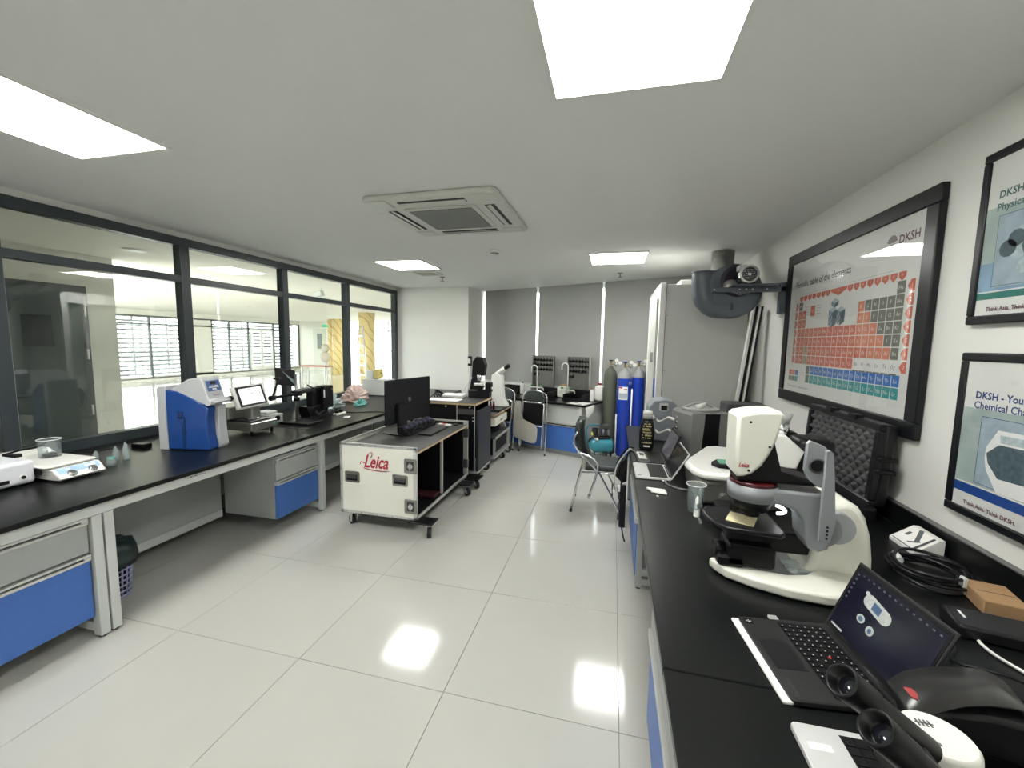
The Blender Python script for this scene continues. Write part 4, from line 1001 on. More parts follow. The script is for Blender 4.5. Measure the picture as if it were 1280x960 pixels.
t = thing('black_basket', 'low black plastic basket at the left end of the sink bench', 'basket', WP(.95, .45, BT), WANG)
b = MB(True); b.box(-.12, .12, -.12, -.11, 0, .13); b.box(-.12, .12, .11, .12, 0, .13); b.box(-.12, -.11, -.11, .11, 0, .13); b.box(.11, .12, -.11, .11, 0, .13); b.box(-.11, .11, -.11, .11, 0, .01); b.build('basket_wall', BLACK, t)
# towel
t = thing('towel', 'white cloth hanging over the right corner of the sink bench', 'towel', WP(2.5, .8, BT), WANG)
b = MB(True); g = []
for i in range(13):
    row = []
    for j in range(13):
        u, v = i/12, j/12
        x = -.22+u*.34; y = -.15+v*.30; z = .004+.006*math.sin(u*9)*math.sin(v*7)
        if x > .105: z = .004-(x-.105)*.0
        row.append([x, y, z])
    g.append(row)
# let the part beyond the bench edge (local x > .10) hang down
for i in range(13):
    for j in range(13):
        p = g[i][j]
        if p[0] > .04:
            e_ = (p[0]-.04)*2.4; p[0] = .090+.008*math.sin(j*.9)*min(1, e_*6); p[2] = .004-e_*(.80+.18*math.sin(j*.45))
V = [[b.b.verts.new(p) for p in r] for r in g]
for i in range(12):
    for j in range(12):
        f = b.b.faces.new((V[i][j], V[i+1][j], V[i+1][j+1], V[i][j+1])); f.smooth = True
b.build('cloth', mat('white_cloth', (.72, .72, .68), .9, bump=.4, nscale=80), t)

# ================================================================ FOLDED TABLET CHAIRS
def folded_chair(lab, s, off, tilt=5, tablet=True):
    t = thing('folding_chair', lab, 'chair', WP(s, off, 0), WANG, 'folded tablet chairs leaning on the sink bench')
    L = Matrix.Rotation(math.radians(-tilt), 4, 'X')
    W_ = .23
    b = MB(True); b.x = L
    b.tube(curve([(-W_, 0, .0), (-W_+.01, 0, .5), (-W_+.02, 0, .78), (-W_+.06, 0, .90), (0, 0, .945), (W_-.06, 0, .90), (W_-.02, 0, .78), (W_-.01, 0, .5), (W_, 0, 0)], 6), .0115, 8); b.build('back_tube', CHROME, t)
    b = MB(True); b.x = L; b.tube([(-W_+.05, -.03, .10), (-W_+.05, -.03, .74), (-W_+.08, -.03, .765), (W_-.08, -.03, .765), (W_-.05, -.03, .74), (W_-.05, -.03, .10)], .0105, 8); b.tube([(-W_+.05, -.03, .42), (W_-.05, -.03, .42)], .008, 6); b.build('seat_tube', CHROME, t)
    b = MB(True); b.x = L; b.box(-W_+.06, W_-.06, -.045, -.012, .44, .75, .01); b.build('seat_underside', BLACK, t)
    b = MB(True); b.x = L; b.prism([(-.17, .76), (.17, .76), (.175, .84), (.12, .92), (0, .94), (-.12, .92), (-.175, .84)], 'y', -.02, .02, .012); b.build('backrest', VINYL, t)
    b = MB(True); b.x = L; b.cyl((-W_, 0, 0), (-W_, 0, .02), .014, seg=8); b.cyl((W_, 0, 0), (W_, 0, .02), .014, seg=8); b.build('foot_cap', RUBBER, t)
    if tablet:
        b = MB(True); b.x = L
        out = [(-.30, .76), (-.22, .77), (-.19, .70), (-.19, .60), (-.14, .50), (-.02, .46), (.07, .44), (.115, .38), (.115, .22), (.09, .17), (.0, .165), (-.20, .20), (-.28, .22), (-.31, .27), (-.32, .5)]
        b.prism(out, 'y', -.075, -.06, .003); b.build('writing_tablet', mat('beige_tablet', (.50, .49, .43), .45), t)
    return t
folded_chair('folded chair with beige writing tablet leaning on the sink bench, nearest one', 1.80, 1.10)
folded_chair('folded chair behind and to the left of the nearest folded chair', 1.25, 1.13, 5, True)
folded_chair('folded black chair farthest back, only its backrest showing above the others', 1.10, 1.02, 1.5, False)

# ================================================================ OPEN CHAIR
t = thing('folding_chair', 'open chrome folding chair with dark vinyl seat beside the right bench', 'chair', (-.12, 4.15, 0))
ya, yb_ = 3.93, 4.36
for y in (ya, yb_):
    b = MB(); b.tube(curve([(.13, y, 0.012), (.02, y, .22), (-.10, y, .42), (-.24, y, .56), (-.32, y, .66), (-.335, y, .72), (-.30, y, .80)]), .0115, 8); b.build('long_leg', CHROME, t)
    b = MB(); b.tube([(-.345, y+.0, 0.012), (-.30, y, .25), (-.25, y, .44), (-.235, y, .50)], .0115, 8); b.build('rear_leg', CHROME, t)
    b = MB(); b.cyl((.135, y, 0), (.128, y, .025), .015, seg=10); b.cyl((-.346, y, 0), (-.344, y, .025), .015, seg=10); b.build('foot_cap', RUBBER, t)
b = MB(); b.tube([(.045, ya, .17), (.045, yb_, .17)], .008, 6); b.tube([(-.30, ya, .22), (-.30, yb_, .22)], .008, 6); b.build('crossbar', CHROME, t)
b = MB(); b.tube([(-.26, ya+.02, .40), (.13, ya+.02, .41), (.15, ya+.05, .41), (.15, yb_-.05, .41), (.13, yb_-.02, .41), (-.26, yb_-.02, .40)], .010, 8); b.build('seat_frame', CHROME, t)
b = MB(); b.prism(rrect(-.25, .165, ya+.01, yb_-.01, .06), 'z', .42, .475, .018); b.build('seat', VINYL, t)
b = MB()
rg = []
for z, dx, hw in ((.56, .03, .15), (.60, .0, .19), (.70, -.025, .205), (.80, -.035, .205), (.87, -.03, .17), (.90, -.02, .11)):
    yc = (ya+yb_)/2
    rg.append([(-.275+dx+.045, yc-hw, z), (-.275+dx+.06, yc, z), (-.275+dx+.045, yc+hw, z), (-.275+dx-.02, yc+hw*.97, z), (-.275+dx-.005, yc, z), (-.275+dx-.02, yc-hw*.97, z)])
b.loft(rg); o = b.build('backrest', VINYL, t)
b = MB(); b.tube(curve([(-.29, ya-.015, .60), (-.16, ya-.03, .565), (-.10, ya-.035, .50), (-.12, ya-.03, .36), (-.17, ya-.03, .19)]), .011, 8); b.cyl((-.175, ya-.03, .165), (-.168, ya-.03, .20), .014, seg=8); b.build('tablet_arm', CHROME, t)
b = MB(); b.box(-.255, -.215, ya-.012, ya+.004, .44, .54, .003); b.build('hinge_plate', STEEL, t)

# ================================================================ GAS CYLINDERS
def gas(lab, x, y, r, h, body, shoulder, valve_top, wheel, label=False):
    t = thing('gas_cylinder', lab, 'gas cylinder', (x, y, 0), 0, None)
    b = MB(); b.lathe([(0, 0), (r*.93, 0), (r, .02), (r, h)], (x, y, 0), seg=28); b.build('cylinder_body', body, t)
    b = MB(); b.lathe([(r, h), (r*.97, h+.03), (r*.85, h+.07), (r*.6, h+.105), (r*.32, h+.125), (r*.30, h+.15), (0, h+.15)], (x, y, 0), seg=28); b.build('shoulder', shoulder, t)
    b = MB(); b.lathe([(.016, h+.148), (.014, h+.21), (.022, h+.212), (.022, h+.225), (0, h+.226)], (x, y, 0), seg=12); b.cyl((x, y, h+.18), (x+.05, y-.03, h+.18), .01, seg=8); b.build('valve', mat('brass', (.45, .35, .18), .3, .9), t)
    b = MB(); b.cyl((x, y, h+.226), (x, y, h+.24), .030, seg=14); b.build('handwheel', wheel, t)
    b = MB(); p = Vector((x+.08, y-.05, h+.18)); b.cyl((x+.05, y-.03, h+.18), p, .014, seg=8); b.cyl(p+Vector((0, 0, -.03)), p+Vector((0, 0, .03)), .018, seg=10); b.build('regulator', CHROME, t)
    b = MB()
    for q in (Vector((.0, -.012, .055)), Vector((.045, -.02, .02))): c = p+q; b.cyl(c, c+Vector((.004, -.022, 0)), .026, seg=16)
    b.build('gauge', WHITE, t)
    return t
t1 = gas('olive green gas cylinder, leftmost of the three by the blinds', -.025, 6.30, .095, 1.17, CYLG, CYLG, 0, BLACK)
t2 = gas('blue gas cylinder with a white paper label, middle of the three', .178, 6.24, .103, 1.15, CYLB, CYLW, 0, CYLB)
t3 = gas('plain blue gas cylinder, rightmost of the three beside the fume hood', .372, 6.26, .088, 1.17, CYLB, CYLW, 0, CYLB)
def cylpatch(cx, cy, r, a0, a1, z0_, z1_, n_=8):
    b = MB()
    for i in range(n_):
        p = math.radians(a0+(a1-a0)*i/n_); q = math.radians(a0+(a1-a0)*(i+1)/n_)
        b.quad((cx+r*math.cos(p), cy+r*math.sin(p), z0_), (cx+r*math.cos(q), cy+r*math.sin(q), z0_), (cx+r*math.cos(q), cy+r*math.sin(q), z1_), (cx+r*math.cos(p), cy+r*math.sin(p), z1_))
    return b
lb = cylpatch(.178, 6.24, .1042, 222, 298, .84, 1.03).build('paper_label', PAPER, t2)
cylpatch(.178, 6.24, .1048, 224, 254, 1.005, 1.025).build('label_red_block', mat('label_magenta', (.6, .05, .15), .5), t2)
b = cylpatch(.178, 6.24, .1048, 266, 294, .985, 1.0)
b.build('label_red_line', mat('label_red', (.6, .15, .1), .5), t2)
cylpatch(.178, 6.24, .1048, 226, 294, .855, .935).build('label_text_block', mat('label_gray_blue', (.42, .48, .52), .5), t2)
text('lettering', 'CO', .05, basis((.235, 6.151, 1.07), (.85, .52, 0), (0, 0, 1)), WHITE, t2, sx=.7)
for k, (x, y) in enumerate(((.078, 6.16), (.285, 6.16))):
    t = thing('strap_pole', ('white pole standing between the green and the blue cylinder', 'white pole standing between the two blue cylinders')[k], 'pole', (x, y, 0), 0)
    MB().cyl((x, y, 0.012), (x-.0, y, (.62, 1.0)[k]), .011, seg=10).build('pole_tube', WHITE, t)
    MB().cyl((x, y, 0), (x, y, .03), .022, seg=12).build('pole_foot', LGRAY, t)

# compressor
t = thing('air_compressor', 'small teal air compressor with black motor on the floor by the cylinders', 'compressor', (-.13, 5.95, 0))
b = MB(); cxx = Vector((-.27, 5.90, .20)); cyy = Vector((.04, 5.98, .20)); d = (cyy-cxx).normalized()
b.lathe([(0, -.03), (.06, -.025), (.10, 0), (.105, .02), (.105, .28), (.10, .30), (.06, .325), (0, .33)], cxx, d, 24); b.build('tank', TEAL, t)
for q in (cxx+d*.03, cxx+d*.27):
    for s_ in (-1, 1): MB().cyl((q.x+s_*.03, q.y+s_*.07, 0), (q.x+s_*.03, q.y+s_*.07, .13), .014, seg=8).build('foot', RUBBER, t)
b = MB(); b.box(-.21, -.0, 5.88, 5.99, .30, .325, .004, rot=R3('Z', 14)); b.build('motor_plate', BLACK, t)
for k in range(3):
    q = Vector((-.17+.07*k, 5.915+.018*k, .385)); b = MB(); b.cyl(q-d*.022, q+d*.022, .06-.004*k, seg=18); b.build('motor_segment', mat('gunmetal', (.12, .12, .14), .3, .6), t)
b = MB(); b.cyl((-.245, 5.89, .40), (-.18, 5.905, .40), .055, seg=16); b.build('motor_end', BLACK, t)
b = MB(); b.box(-.13, -.02, 5.93, 6.0, .44, .50, .01); b.build('pump_head', DGRAY, t)
b = MB(); b.tube(curve([(-.30, 5.89, .24), (-.33, 5.89, .38), (-.31, 5.895, .47), (-.26, 5.90, .49), (-.15, 5.93, .485)]), .011, 8); b.build('handle', TEAL, t)
MB().box(-.255, -.225, 5.845, 5.85, .35, .40).build('yellow_tag', mat('yellow_tag', (.7, .7, .12), .5), t)
MB().cyl((-.19, 5.84, .30), (-.17, 5.82, .31), .022, seg=12).build('gauge', WHITE, t)
b = MB(); b.tube(curve([(-.27, 5.84, .30), (-.30, 5.80, .26), (-.26, 5.80, .30), (-.22, 5.82, .36), (-.2, 5.85, .42)]), .008, 6); b.build('hose', BLACK, t)
t = thing('rope_coil', 'loose heap of beige rope on the floor in front of the cylinders', 'rope', (.03, 5.72, 0))
b = MB(); r = random.Random(5); pts = []
for k in range(46): a = k*.75; rr = .07+.06*r.random(); pts.append((.03+1.3*rr*math.cos(a), 5.72+rr*math.sin(a), .008+.035*r.random()))
b.tube(curve(pts, 4), .006, 5); b.build('rope_strand', mat('beige_rope', (.55, .52, .42), .9), t)

# ================================================================ RIGHT BENCH
GX = .163
o = MB().box(GX, XR-.03, -.8, 1.091, BT-.028, BT, .003).build('worktop', TOP); tag(o, 'black worktop slab of the right bench nearest the camera', 'worktop')
o = MB().box(GX, XR-.03, 1.094, 4.50, BT-.028, BT, .003).build('worktop', TOP); tag(o, 'black worktop slab of the right bench running on to the fume hood', 'worktop')
t = thing('splashback', 'black splashback with a metal top edge along the right wall', 'splashback', (XR-.015, 1.8, BT))
MB().box(XR-.028, XR-.002, -.8, 4.5, BT, .878, .002).build('splash_panel', TOP, t)
MB().box(XR-.032, XR-.001, -.8, 4.5, .879, .886, .001).build('top_edge', mat('dark_metal', (.15, .15, .15), .3, .8), t)
t = thing('lab_bench', 'gray steel frame under the right bench with open knee space', 'bench', (.8, 2.0, 0))
MB().box(.225, .265, -.75, 4.45, .69, BT-.029, .002).build('apron', LGRAY, t)
MB().box(1.30, 1.34, -.75, 4.45, .69, BT-.029, .002).build('apron', LGRAY, t)
for y in (.42, 1.72, 2.76, 3.82, 4.40):
    b = MB(); b.box(.205, .245, y, y+.035, .01, .69, .002); b.box(.30, .33, y, y+.035, .01, .69, .002); b.box(.245, .30, y, y+.035, .10, .14, .001); b.box(.245, .30, y, y+.035, .03, .07, .001); b.build('leg', GRAYM, t)
    b = MB(); b.box(.33, 1.30, y+.002, y+.033, .03, .07); b.build('foot_rail', GRAYM, t)
    b = MB(); b.box(1.30, 1.34, y, y+.035, .0, .69, .002); b.build('leg', GRAYM, t)
    b = MB(); b.cyl((.225, y+.017, 0), (.225, y+.017, .01), .016, seg=10); b.cyl((.315, y+.017, 0), (.315, y+.017, .01), .016, seg=10); b.build('foot_pad', RUBBER, t)
b = MB(); b.box(.80, .815, 1.76, 2.75, .10, .70); b.box(.80, .815, -.7, .41, .10, .70); b.build('modesty_panel', GRAYM, t)
cabinet('drawer_cabinet', 'gray and blue drawer cabinet under the right bench nearest the camera', .20, .78, .46, 1.70, .07, .685, .47, -1)
cabinet('drawer_cabinet', 'gray and blue cabinet under the far part of the right bench', .20, .78, 2.80, 3.80, .07, .685, .47, -1)

# cables and sockets hanging at the bench edge
t = thing('hanging_cables', 'bundle of black cables and plugs hanging off the right bench edge', 'cables', (.13, 3.6, 0))
b = MB()
b.tube(curve([(.20, 3.35, BT+.006), (.155, 3.38, BT-.005), (.12, 3.42, .60), (.10, 3.45, .35), (.13, 3.42, .10), (.15, 3.35, .04)]), .007, 6)
b.tube(curve([(.20, 3.50, BT+.006), (.15, 3.52, BT-.005), (.07, 3.58, .62), (.06, 3.55, .45), (.13, 3.48, .30), (.14, 3.42, .15)]), .006, 6)
b.build('black_cable', BLACK, t)
b = MB(); b.tube(curve([(.18, 3.45, BT+.006), (.15, 3.46, BT-.01), (.06, 3.50, .60), (.07, 3.50, .42), (.12, 3.46, .32)]), .005, 6); b.build('white_cable', LGRAY, t)
b = MB(); b.box(.10, .15, 3.42, 3.47, .12, .48, .006); b.build('socket_strip', BLACK, t)
for z in (.18, .27, .36): MB().box(.085, .105, 3.42, 3.47, z, z+.05, .005).build('plug', DGRAY, t)
MB().box(.08, .11, 3.43, 3.47, .42, .47, .005).build('white_plug', WHITE, t)
t = thing('black_cloth', 'dark cloth bag hanging off the right bench edge by the chair', 'bag', (.13, 3.75, BT))
b = MB(); b.prism([(.158, BT-.10), (.158, .46), (.12, .44), (.06, .50), (.10, .62)], 'y', 3.60, 3.68, .008); b.build('bag_body', BLACK, t)

# ================================================================ FUME HOOD
HG = mat('hood_gray', (.64, .65, .62), .4, noise=.02)
t = thing('fume_hood', 'tall gray fume hood cabinet with plain side panel beside the right wall', 'fume hood', (.9, 5.3, 0))
MB().box(.51, 1.30, 4.62, 5.95, .86, 2.27, .003).build('upper_housing', HG, t)
MB().box(.54, 1.30, 4.64, 5.95, 0.0, .855, .003).build('base_cabinet', HG, t)
MB().box(.452, .512, 4.60, 4.68, .0, 2.285, .004).build('front_stile', WHITE, t)
MB().box(.452, .512, 5.88, 5.95, .0, 2.285, .004).build('front_stile', WHITE, t)
MB().box(.452, .512, 4.68, 5.88, 2.15, 2.285, .004).build('header', WHITE, t)
MB().box(.470, .478, 4.70, 5.87, 1.0, 2.14).build('sash_glass', GLASS, t)
MB().box(.455, .50, 4.69, 5.87, .95, 1.0, .003).build('sash_handle', ALU, t)
MB().box(.452, .512, 4.68, 5.88, .78, .94, .003).build('sill_board', WHITE, t)
MB().box(.512, .518, 4.615, 4.62, .0, 2.27).build('seam', DGRAY, t)
MB().box(.66, 1.28, 4.75, 5.8, 2.272, 2.335, .01).build('top_box', WHITE, t)
for z in (2.18, 1.95, 1.66, 1.37, 1.08): MB().cyl((.535, 4.618, z), (.535, 4.622, z), .006, seg=8).build('screw', STEEL, t)
t = thing('open_door_panel', 'narrow white open panel at the front edge of the fume hood', 'panel', (.41, 4.86, 0))
MB().box(.378, .446, 4.84, 4.88, .012, 2.15, .004).build('panel_body', WHITE, t)
MB().box(.40, .43, 4.832, 4.84, 1.45, 1.56, .003).build('panel_handle', STEEL, t)
MB().box(.385, .44, 4.85, 4.87, 0, .012).build('panel_foot', RUBBER, t)
t = thing('leaning_board', 'black board edged in aluminium leaning between the fume hood and the wall', 'board', (1.2, 4.45, BT))
for x0, m, nm in ((0, WHITE, 'white_edge'), (.028, BLACK, 'black_face'), (.062, WHITE, 'white_edge'), (.085, BLACK, 'black_face')):
    b = MB(); b.prism([(1.15+x0*.8, BT+.001), (1.15+x0*.8+.021, BT+.001), (1.272+x0*.8+.021, 2.02), (1.272+x0*.8, 2.02)], 'y', 4.38, 4.44, .001); b.build(nm, m, t)
t = thing('black_case', 'black box standing on the right bench end beneath the blower', 'case', (1.2, 4.2, BT))
MB().box(1.02, 1.36, 4.06, 4.30, BT, 1.12, .012, seg=2).build('case_body', DGRAY, t)
MB().box(1.08, 1.30, 4.045, 4.06, .90, .94, .004).build('case_handle', BLACK, t)

# ================================================================ BLOWER
t = thing('extraction_blower', 'blue gray centrifugal blower with round duct on a wall bracket', 'blower', (1.02, 4.1, 2.14))
bc = (1.01, 2.14)
out = []
for i in range(33):
    a = math.radians(-150+300*i/32); rr = .235+.02*math.cos(a+2.2)
    out.append((bc[0]+rr*math.cos(a), bc[1]+rr*math.sin(a)))
b = MB(); b.prism(out, 'y', 4.02, 4.20, .02, smooth=True); b.build('volute', DUCT, t)
el = [(.768, 4.11, 2.30), (.768, 4.11, 2.22), (.775, 4.11, 2.12), (.80, 4.11, 2.05), (.85, 4.11, 2.00), (.92, 4.11, 1.985), (1.0, 4.11, 1.99)]
b = MB(); b.tube(curve(el, 4), [.098]*4*2+[.10]*5+[.095]*12, 22); b.b.faces.ensure_lookup_table(); b.build('outlet_elbow', DUCT, t)
b = MB(); b.lathe([(.098, 0), (.106, .0), (.106, .012), (.090, .012), (.090, -.10), (0, -.10)], (.768, 4.11, 2.292), seg=22); b.build('outlet_mouth', DUCT, t)
b = MB(); b.lathe([(0, .0), (.10, .0), (.11, .012), (.135, .014), (.14, 0.0)], (bc[0]+.02, 4.018, bc[1]+.07), (0, -1, 0), 24); b.build('motor_flange', mat('dark_plum', (.035, .03, .045), .4), t)
b = MB(); b.cyl((1.065, 4.0, 2.235), (1.065, 3.84, 2.235), .068, seg=20)
for k in range(16):
    a = 2*PI*k/16; b.box(1.065+.07*math.cos(a)-.003, 1.065+.07*math.cos(a)+.003, 3.86, 3.98, 2.235+.07*math.sin(a)-.003, 2.235+.07*math.sin(a)+.003)
mo = b.build('motor', CHROME, t)
b = MB(); b.lathe([(.058, 0), (.072, 0), (.074, .02), (.058, .02)], (1.065, 3.84, 2.235), (0, -1, 0), 20); b.build('fan_cover', ALU, mo)
b = MB()
for k in range(-3, 4):
    h_ = math.sqrt(max(0, .057**2-(k*.016)**2)); b.box(1.065+k*.016-.002, 1.065+k*.016+.002, 3.824, 3.828, 2.235-h_, 2.235+h_); b.box(1.065-h_, 1.065+h_, 3.824, 3.828, 2.235+k*.016-.002, 2.235+k*.016+.002)
b.build('fan_grille', DGRAY, mo)
b = MB(); b.box(1.055, 1.075, 3.819, 3.824, 2.225, 2.245); b.build('grille_center', ALU, mo)
b = MB(); b.box(1.0, 1.06, 3.88, 3.98, 2.275, 2.325, .008); b.build('terminal_box', ALU, mo)
b = MB(); b.lathe([(.04, 0), (.06, .01), (.05, .03), (0, .03)], (.965, 4.0, 2.16), (0, -1, 0), 16); b.build('shaft_boss', STEEL, t)
b = MB(); b.box(.82, 1.385, 3.945, 3.985, 2.105, 2.147, .002); b.build('bracket_bar', DUCT, t)
b = MB(); b.box(.95, 1.30, 3.82, 4.02, 2.147, 2.157, .002); b.build('bracket_shelf', DUCT, t)
b = MB(); b.prism([(.96, 2.105), (1.12, 2.105), (1.04, 2.075)], 'y', 3.95, 3.97); b.build('gusset', DUCT, t)
for x in (.83, 1.03, 1.08, 1.13, 1.24): MB().cyl((x, 3.940, 2.127), (x, 3.947, 2.127), .007, seg=8).build('bolt', ALU, t)
b = MB(); b.box(1.385, XR-.001, 3.94, 4.13, 1.93, 2.19, .002); b.build('wall_plate', DUCT, t)
b = MB(); b.box(1.345, 1.385, 3.945, 3.99, 1.93, 2.18, .002); b.build('wall_channel', DUCT, t)
GALV = mat('galvanised_duct', (.22, .225, .21), .5, .3, noise=.3, nscale=25)
b = MB(); b.tube(curve([(1.0, 4.20, 2.19), (1.0, 4.36, 2.27), (1.02, 4.54, 2.39), (1.04, 4.66, 2.48), (1.05, 4.69, 2.60)], 3), .105, 22); b.build('inlet_duct', GALV, t)

# ================================================================ FRAMED POSTERS
KX = (XR-.022)/1.335
def QY(y): return y*KX
def QZ(z): return CAMH+(z-CAMH)*KX
XW = XR-.022       # poster surface plane
BF = mat('black_picture_frame', (.006, .007, .009), .32, spec=.35)
def frame(t, y0, y1, z0, z1, w_, dep=.03):
    for (a, c, d, e_) in ((y0, y1, z1-w_, z1), (y0, y1, z0, z0+w_), (y0, y0+w_, z0+w_, z1-w_), (y1-w_, y1, z0+w_, z1-w_)):
        b = MB(); b.box(XR-dep-.004, XR-.002, a, c, d, e_, .006, seg=2); b.build('frame_bar', BF, t)
POST = mat('poster_paper', (.68, .69, .66), .5, noise=.01)
PGL = glass_mat('poster_glazing', (.99, .99, .99), 0.0, 1.22)
def rect(b, y0, y1, z0, z1, mi=0, dx=.0):
    x = XW-.0012-dx; b.quad((x, y1, z0), (x, y0, z0), (x, y0, z1), (x, y1, z1), mi)
def wtext(name, s, y, z, size, m, parent, dx=.0018, **k):
    return text(name, s, size, basis((XW-dx, y, z), (0, -1, 0), (0, 0, 1)), m, parent, ext=.0, **k)
# --- periodic table
y0, y1, z0, z1 = QY(2.195), QY(3.772), QZ(1.23), QZ(2.35)
t = thing('periodic_table_poster', 'large black-framed periodic table of the elements on the right wall', 'poster', (XR, (y0+y1)/2, z0))
frame(t, y0, y1, z0, z1, QY(.080))
pa = MB().box(XW-.001, XW+.004, y0+.05, y1-.05, z0+.05, z1-.05).build('poster_sheet', POST, t)
MB().box(XW-.0065, XW-.0045, y0+.06, y1-.06, z0+.06, z1-.06).build('glazing', PGL, t)
C_R = mat('chart_red', (.58, .13, .07), .6, noise=0); C_O = mat('chart_orange', (.66, .22, .12), .6, noise=0); C_G = mat('chart_gray', (.15, .16, .13), .6, noise=0)
C_B = mat('chart_blue', (.03, .16, .50), .6, noise=0); C_T = mat('chart_teal', (.02, .30, .30), .6, noise=0); C_S = mat('chart_sand', (.33, .30, .20), .6, noise=0); C_W = mat('chart_white', (.74, .75, .73), .6, noise=0)
C_L = mat('chart_cell_print', (.72, .70, .66), .6, noise=0)
CM = [C_R, C_O, C_G, C_B, C_T, C_S, C_W, DKPRINT]
EL = "H He Li Be B C N O F Ne Na Mg Al Si P S Cl Ar K Ca Sc Ti V Cr Mn Fe Co Ni Cu Zn Ga Ge As Se Br Kr Rb Sr Y Zr Nb Mo Tc Ru Rh Pd Ag Cd In Sn Sb Te I Xe Cs Ba La Ce Pr Nd Pm Sm Eu Gd Tb Dy Ho Er Tm Yb Lu Hf Ta W Re Os Ir Pt Au Hg Tl Pb Bi Po At Rn Fr Ra Ac Th Pa U Np Pu Am Cm Bk Cf Es Fm Md No Lr Rf Db Sg Bh Hs Mt Ds Rg Cn Nh Fl Mc Lv Ts Og".split()
cells = []   # (row, col, symbol, colour)
def addc(r, c, Z, col): cells.append((r, c, EL[Z-1], col))
addc(0, 0, 1, 2); addc(0, 17, 2, 2)
for r, Z in ((1, 3), (2, 11)):
    for k, c in enumerate((0, 1, 12, 13, 14, 15, 16, 17)):
        if c < 2: col = 0
        elif r == 1: col = 1 if c == 12 else 2
        else: col = 1 if c <= 13 else 2
        addc(r, c, Z+k, col)
for r, Z in ((3, 19), (4, 37)):
    for c in range(18):
        col = 0 if c < 12 else 1
        if r == 3 and c >= 15: col = 2
        if r == 4 and c >= 16: col = 2
        addc(r, c, Z+c, col)
for c in range(18):
    if c == 2: cells.append((5, c, '*', 5)); cells.append((6, c, '*', 5)); continue
    Z = 55+c if c < 2 else 69+c
    addc(5, c, Z, 2 if c == 17 else (1 if c >= 14 else 0))
    Z = 87+c if c < 2 else 101+c
    addc(6, c, Z, 6 if c >= 12 else 0)
CW = QY(.0644); ZT0 = QZ(1.971); YT0 = QY(3.53)
b = MB(); sym = bmesh.new(); symd = bmesh.new()
def addsym(s_, y, z, size, dark=False):
    me = text(None, s_, size, basis((XW-.0030, y, z), (0, -1, 0), (0, 0, 1)), C_L, None, ext=0, align='CENTER', res=1)
    (symd if dark else sym).from_mesh(me); bpy.data.meshes.remove(me)
for r, c, s_, col in cells:
    ya_ = YT0-c*CW; za_ = ZT0-r*CW
    rect(b, ya_-CW+.003, ya_-.003, za_-CW+.003, za_-.003, col)
    addsym(s_, ya_-CW/2, za_-CW*.66, CW*.46, col == 6)
    if col == 6: rect(b, ya_-CW+.003, ya_-.003, za_-CW-.010, za_-CW-.002, 2, .0004)
LW = QY(.0622)
YL = QY(3.277)
for r, Z, col in ((0, 57, 3), (1, 89, 4)):
    za_ = QZ(1.525)-.010-r*QZ(.0)*0-r*LW
    rect(b, YL+.006, YL+.006+LW*.8, za_-LW+.003, za_-.003, 2)
    for c in range(15):
        ya_ = YL-c*LW
        rect(b, ya_-LW+.003, ya_-.003, za_-LW+.003, za_-.003, col)
        addsym(EL[Z-1+c], ya_-LW/2, za_-LW*.66, LW*.46)
# pennants along the top and pentagons at the sides
def poly(b, pts, mi=0, dx=0.0):
    x = XW-.0012-dx; v = [b.b.verts.new((x, p[0], p[1])) for p in pts]; f = b.b.faces.new(v); f.material_index = mi; f.normal_update()
    if f.normal.x > 0: f.normal_flip()
def pennant(y, w_, zt, h_): poly(b, [(y, zt), (y-w_, zt), (y-w_, zt-h_*.55), (y-w_/2, zt-h_), (y, zt-h_*.55)])
zt = QZ(2.012)
for c in list(range(0, 7)): pennant(YT0-c*CW+.0-.004, CW-.010, zt, .042)
poly(b, [(YT0-7*CW-.003, zt), (YT0-10*CW+.003, zt), (YT0-10*CW+.003, zt-.018), (YT0-8.5*CW, zt-.05), (YT0-7*CW-.003, zt-.018)])
for c in range(10, 18): pennant(YT0-c*CW-.004, CW-.010, zt, .045)
for r in range(7):
    za_ = ZT0-r*CW; ye = YT0-18*CW-.012
    poly(b, [(ye, za_-CW/2), (ye-.022, za_-.004), (ye-.052, za_-.004), (ye-.052, za_-CW+.004), (ye-.022, za_-CW+.004)])
    ys_ = YT0+.010
    poly(b, [(ys_, za_-CW/2), (ys_+.020, za_-.004), (ys_+.046, za_-.004), (ys_+.046, za_-CW+.004), (ys_+.020, za_-CW+.004)])
    addsym(str(r+1), ye-.036, za_-CW*.66, .030); addsym(str(r+1), ys_+.032, za_-CW*.66, .028)
for c in range(7): addsym(str(c+1), YT0-(c+.5)*CW, zt-.022, .016)
addsym('8', YT0-8.5*CW, zt-.022, .016)
for c in range(10, 18): addsym(str(c+1), YT0-(c+.5)*CW, zt-.022, .016)
# sample key cell with lines
rect(b, QY(3.34), QY(3.275), QZ(1.86), QZ(1.93), 0); addsym('H', QY(3.307), QZ(1.88), .036)
for k in range(4):
    rect(b, QY(3.36), QY(3.42), QZ(1.872+.018*k), QZ(1.874+.018*k), 7); rect(b, QY(3.20), QY(3.26), QZ(1.872+.018*k), QZ(1.874+.018*k), 7)
# legend
for i, (ca, cb) in enumerate(((0, 3), (2, 4))):
    ya_ = QY(3.615)
    rect(b, ya_-.05, ya_, QZ(1.435-.045*i), QZ(1.472-.045*i), ca); rect(b, ya_-.105, ya_-.055, QZ(1.435-.045*i), QZ(1.472-.045*i), 1 if i == 0 else 2); rect(b, ya_-.16, ya_-.11, QZ(1.435-.045*i), QZ(1.472-.045*i), cb)
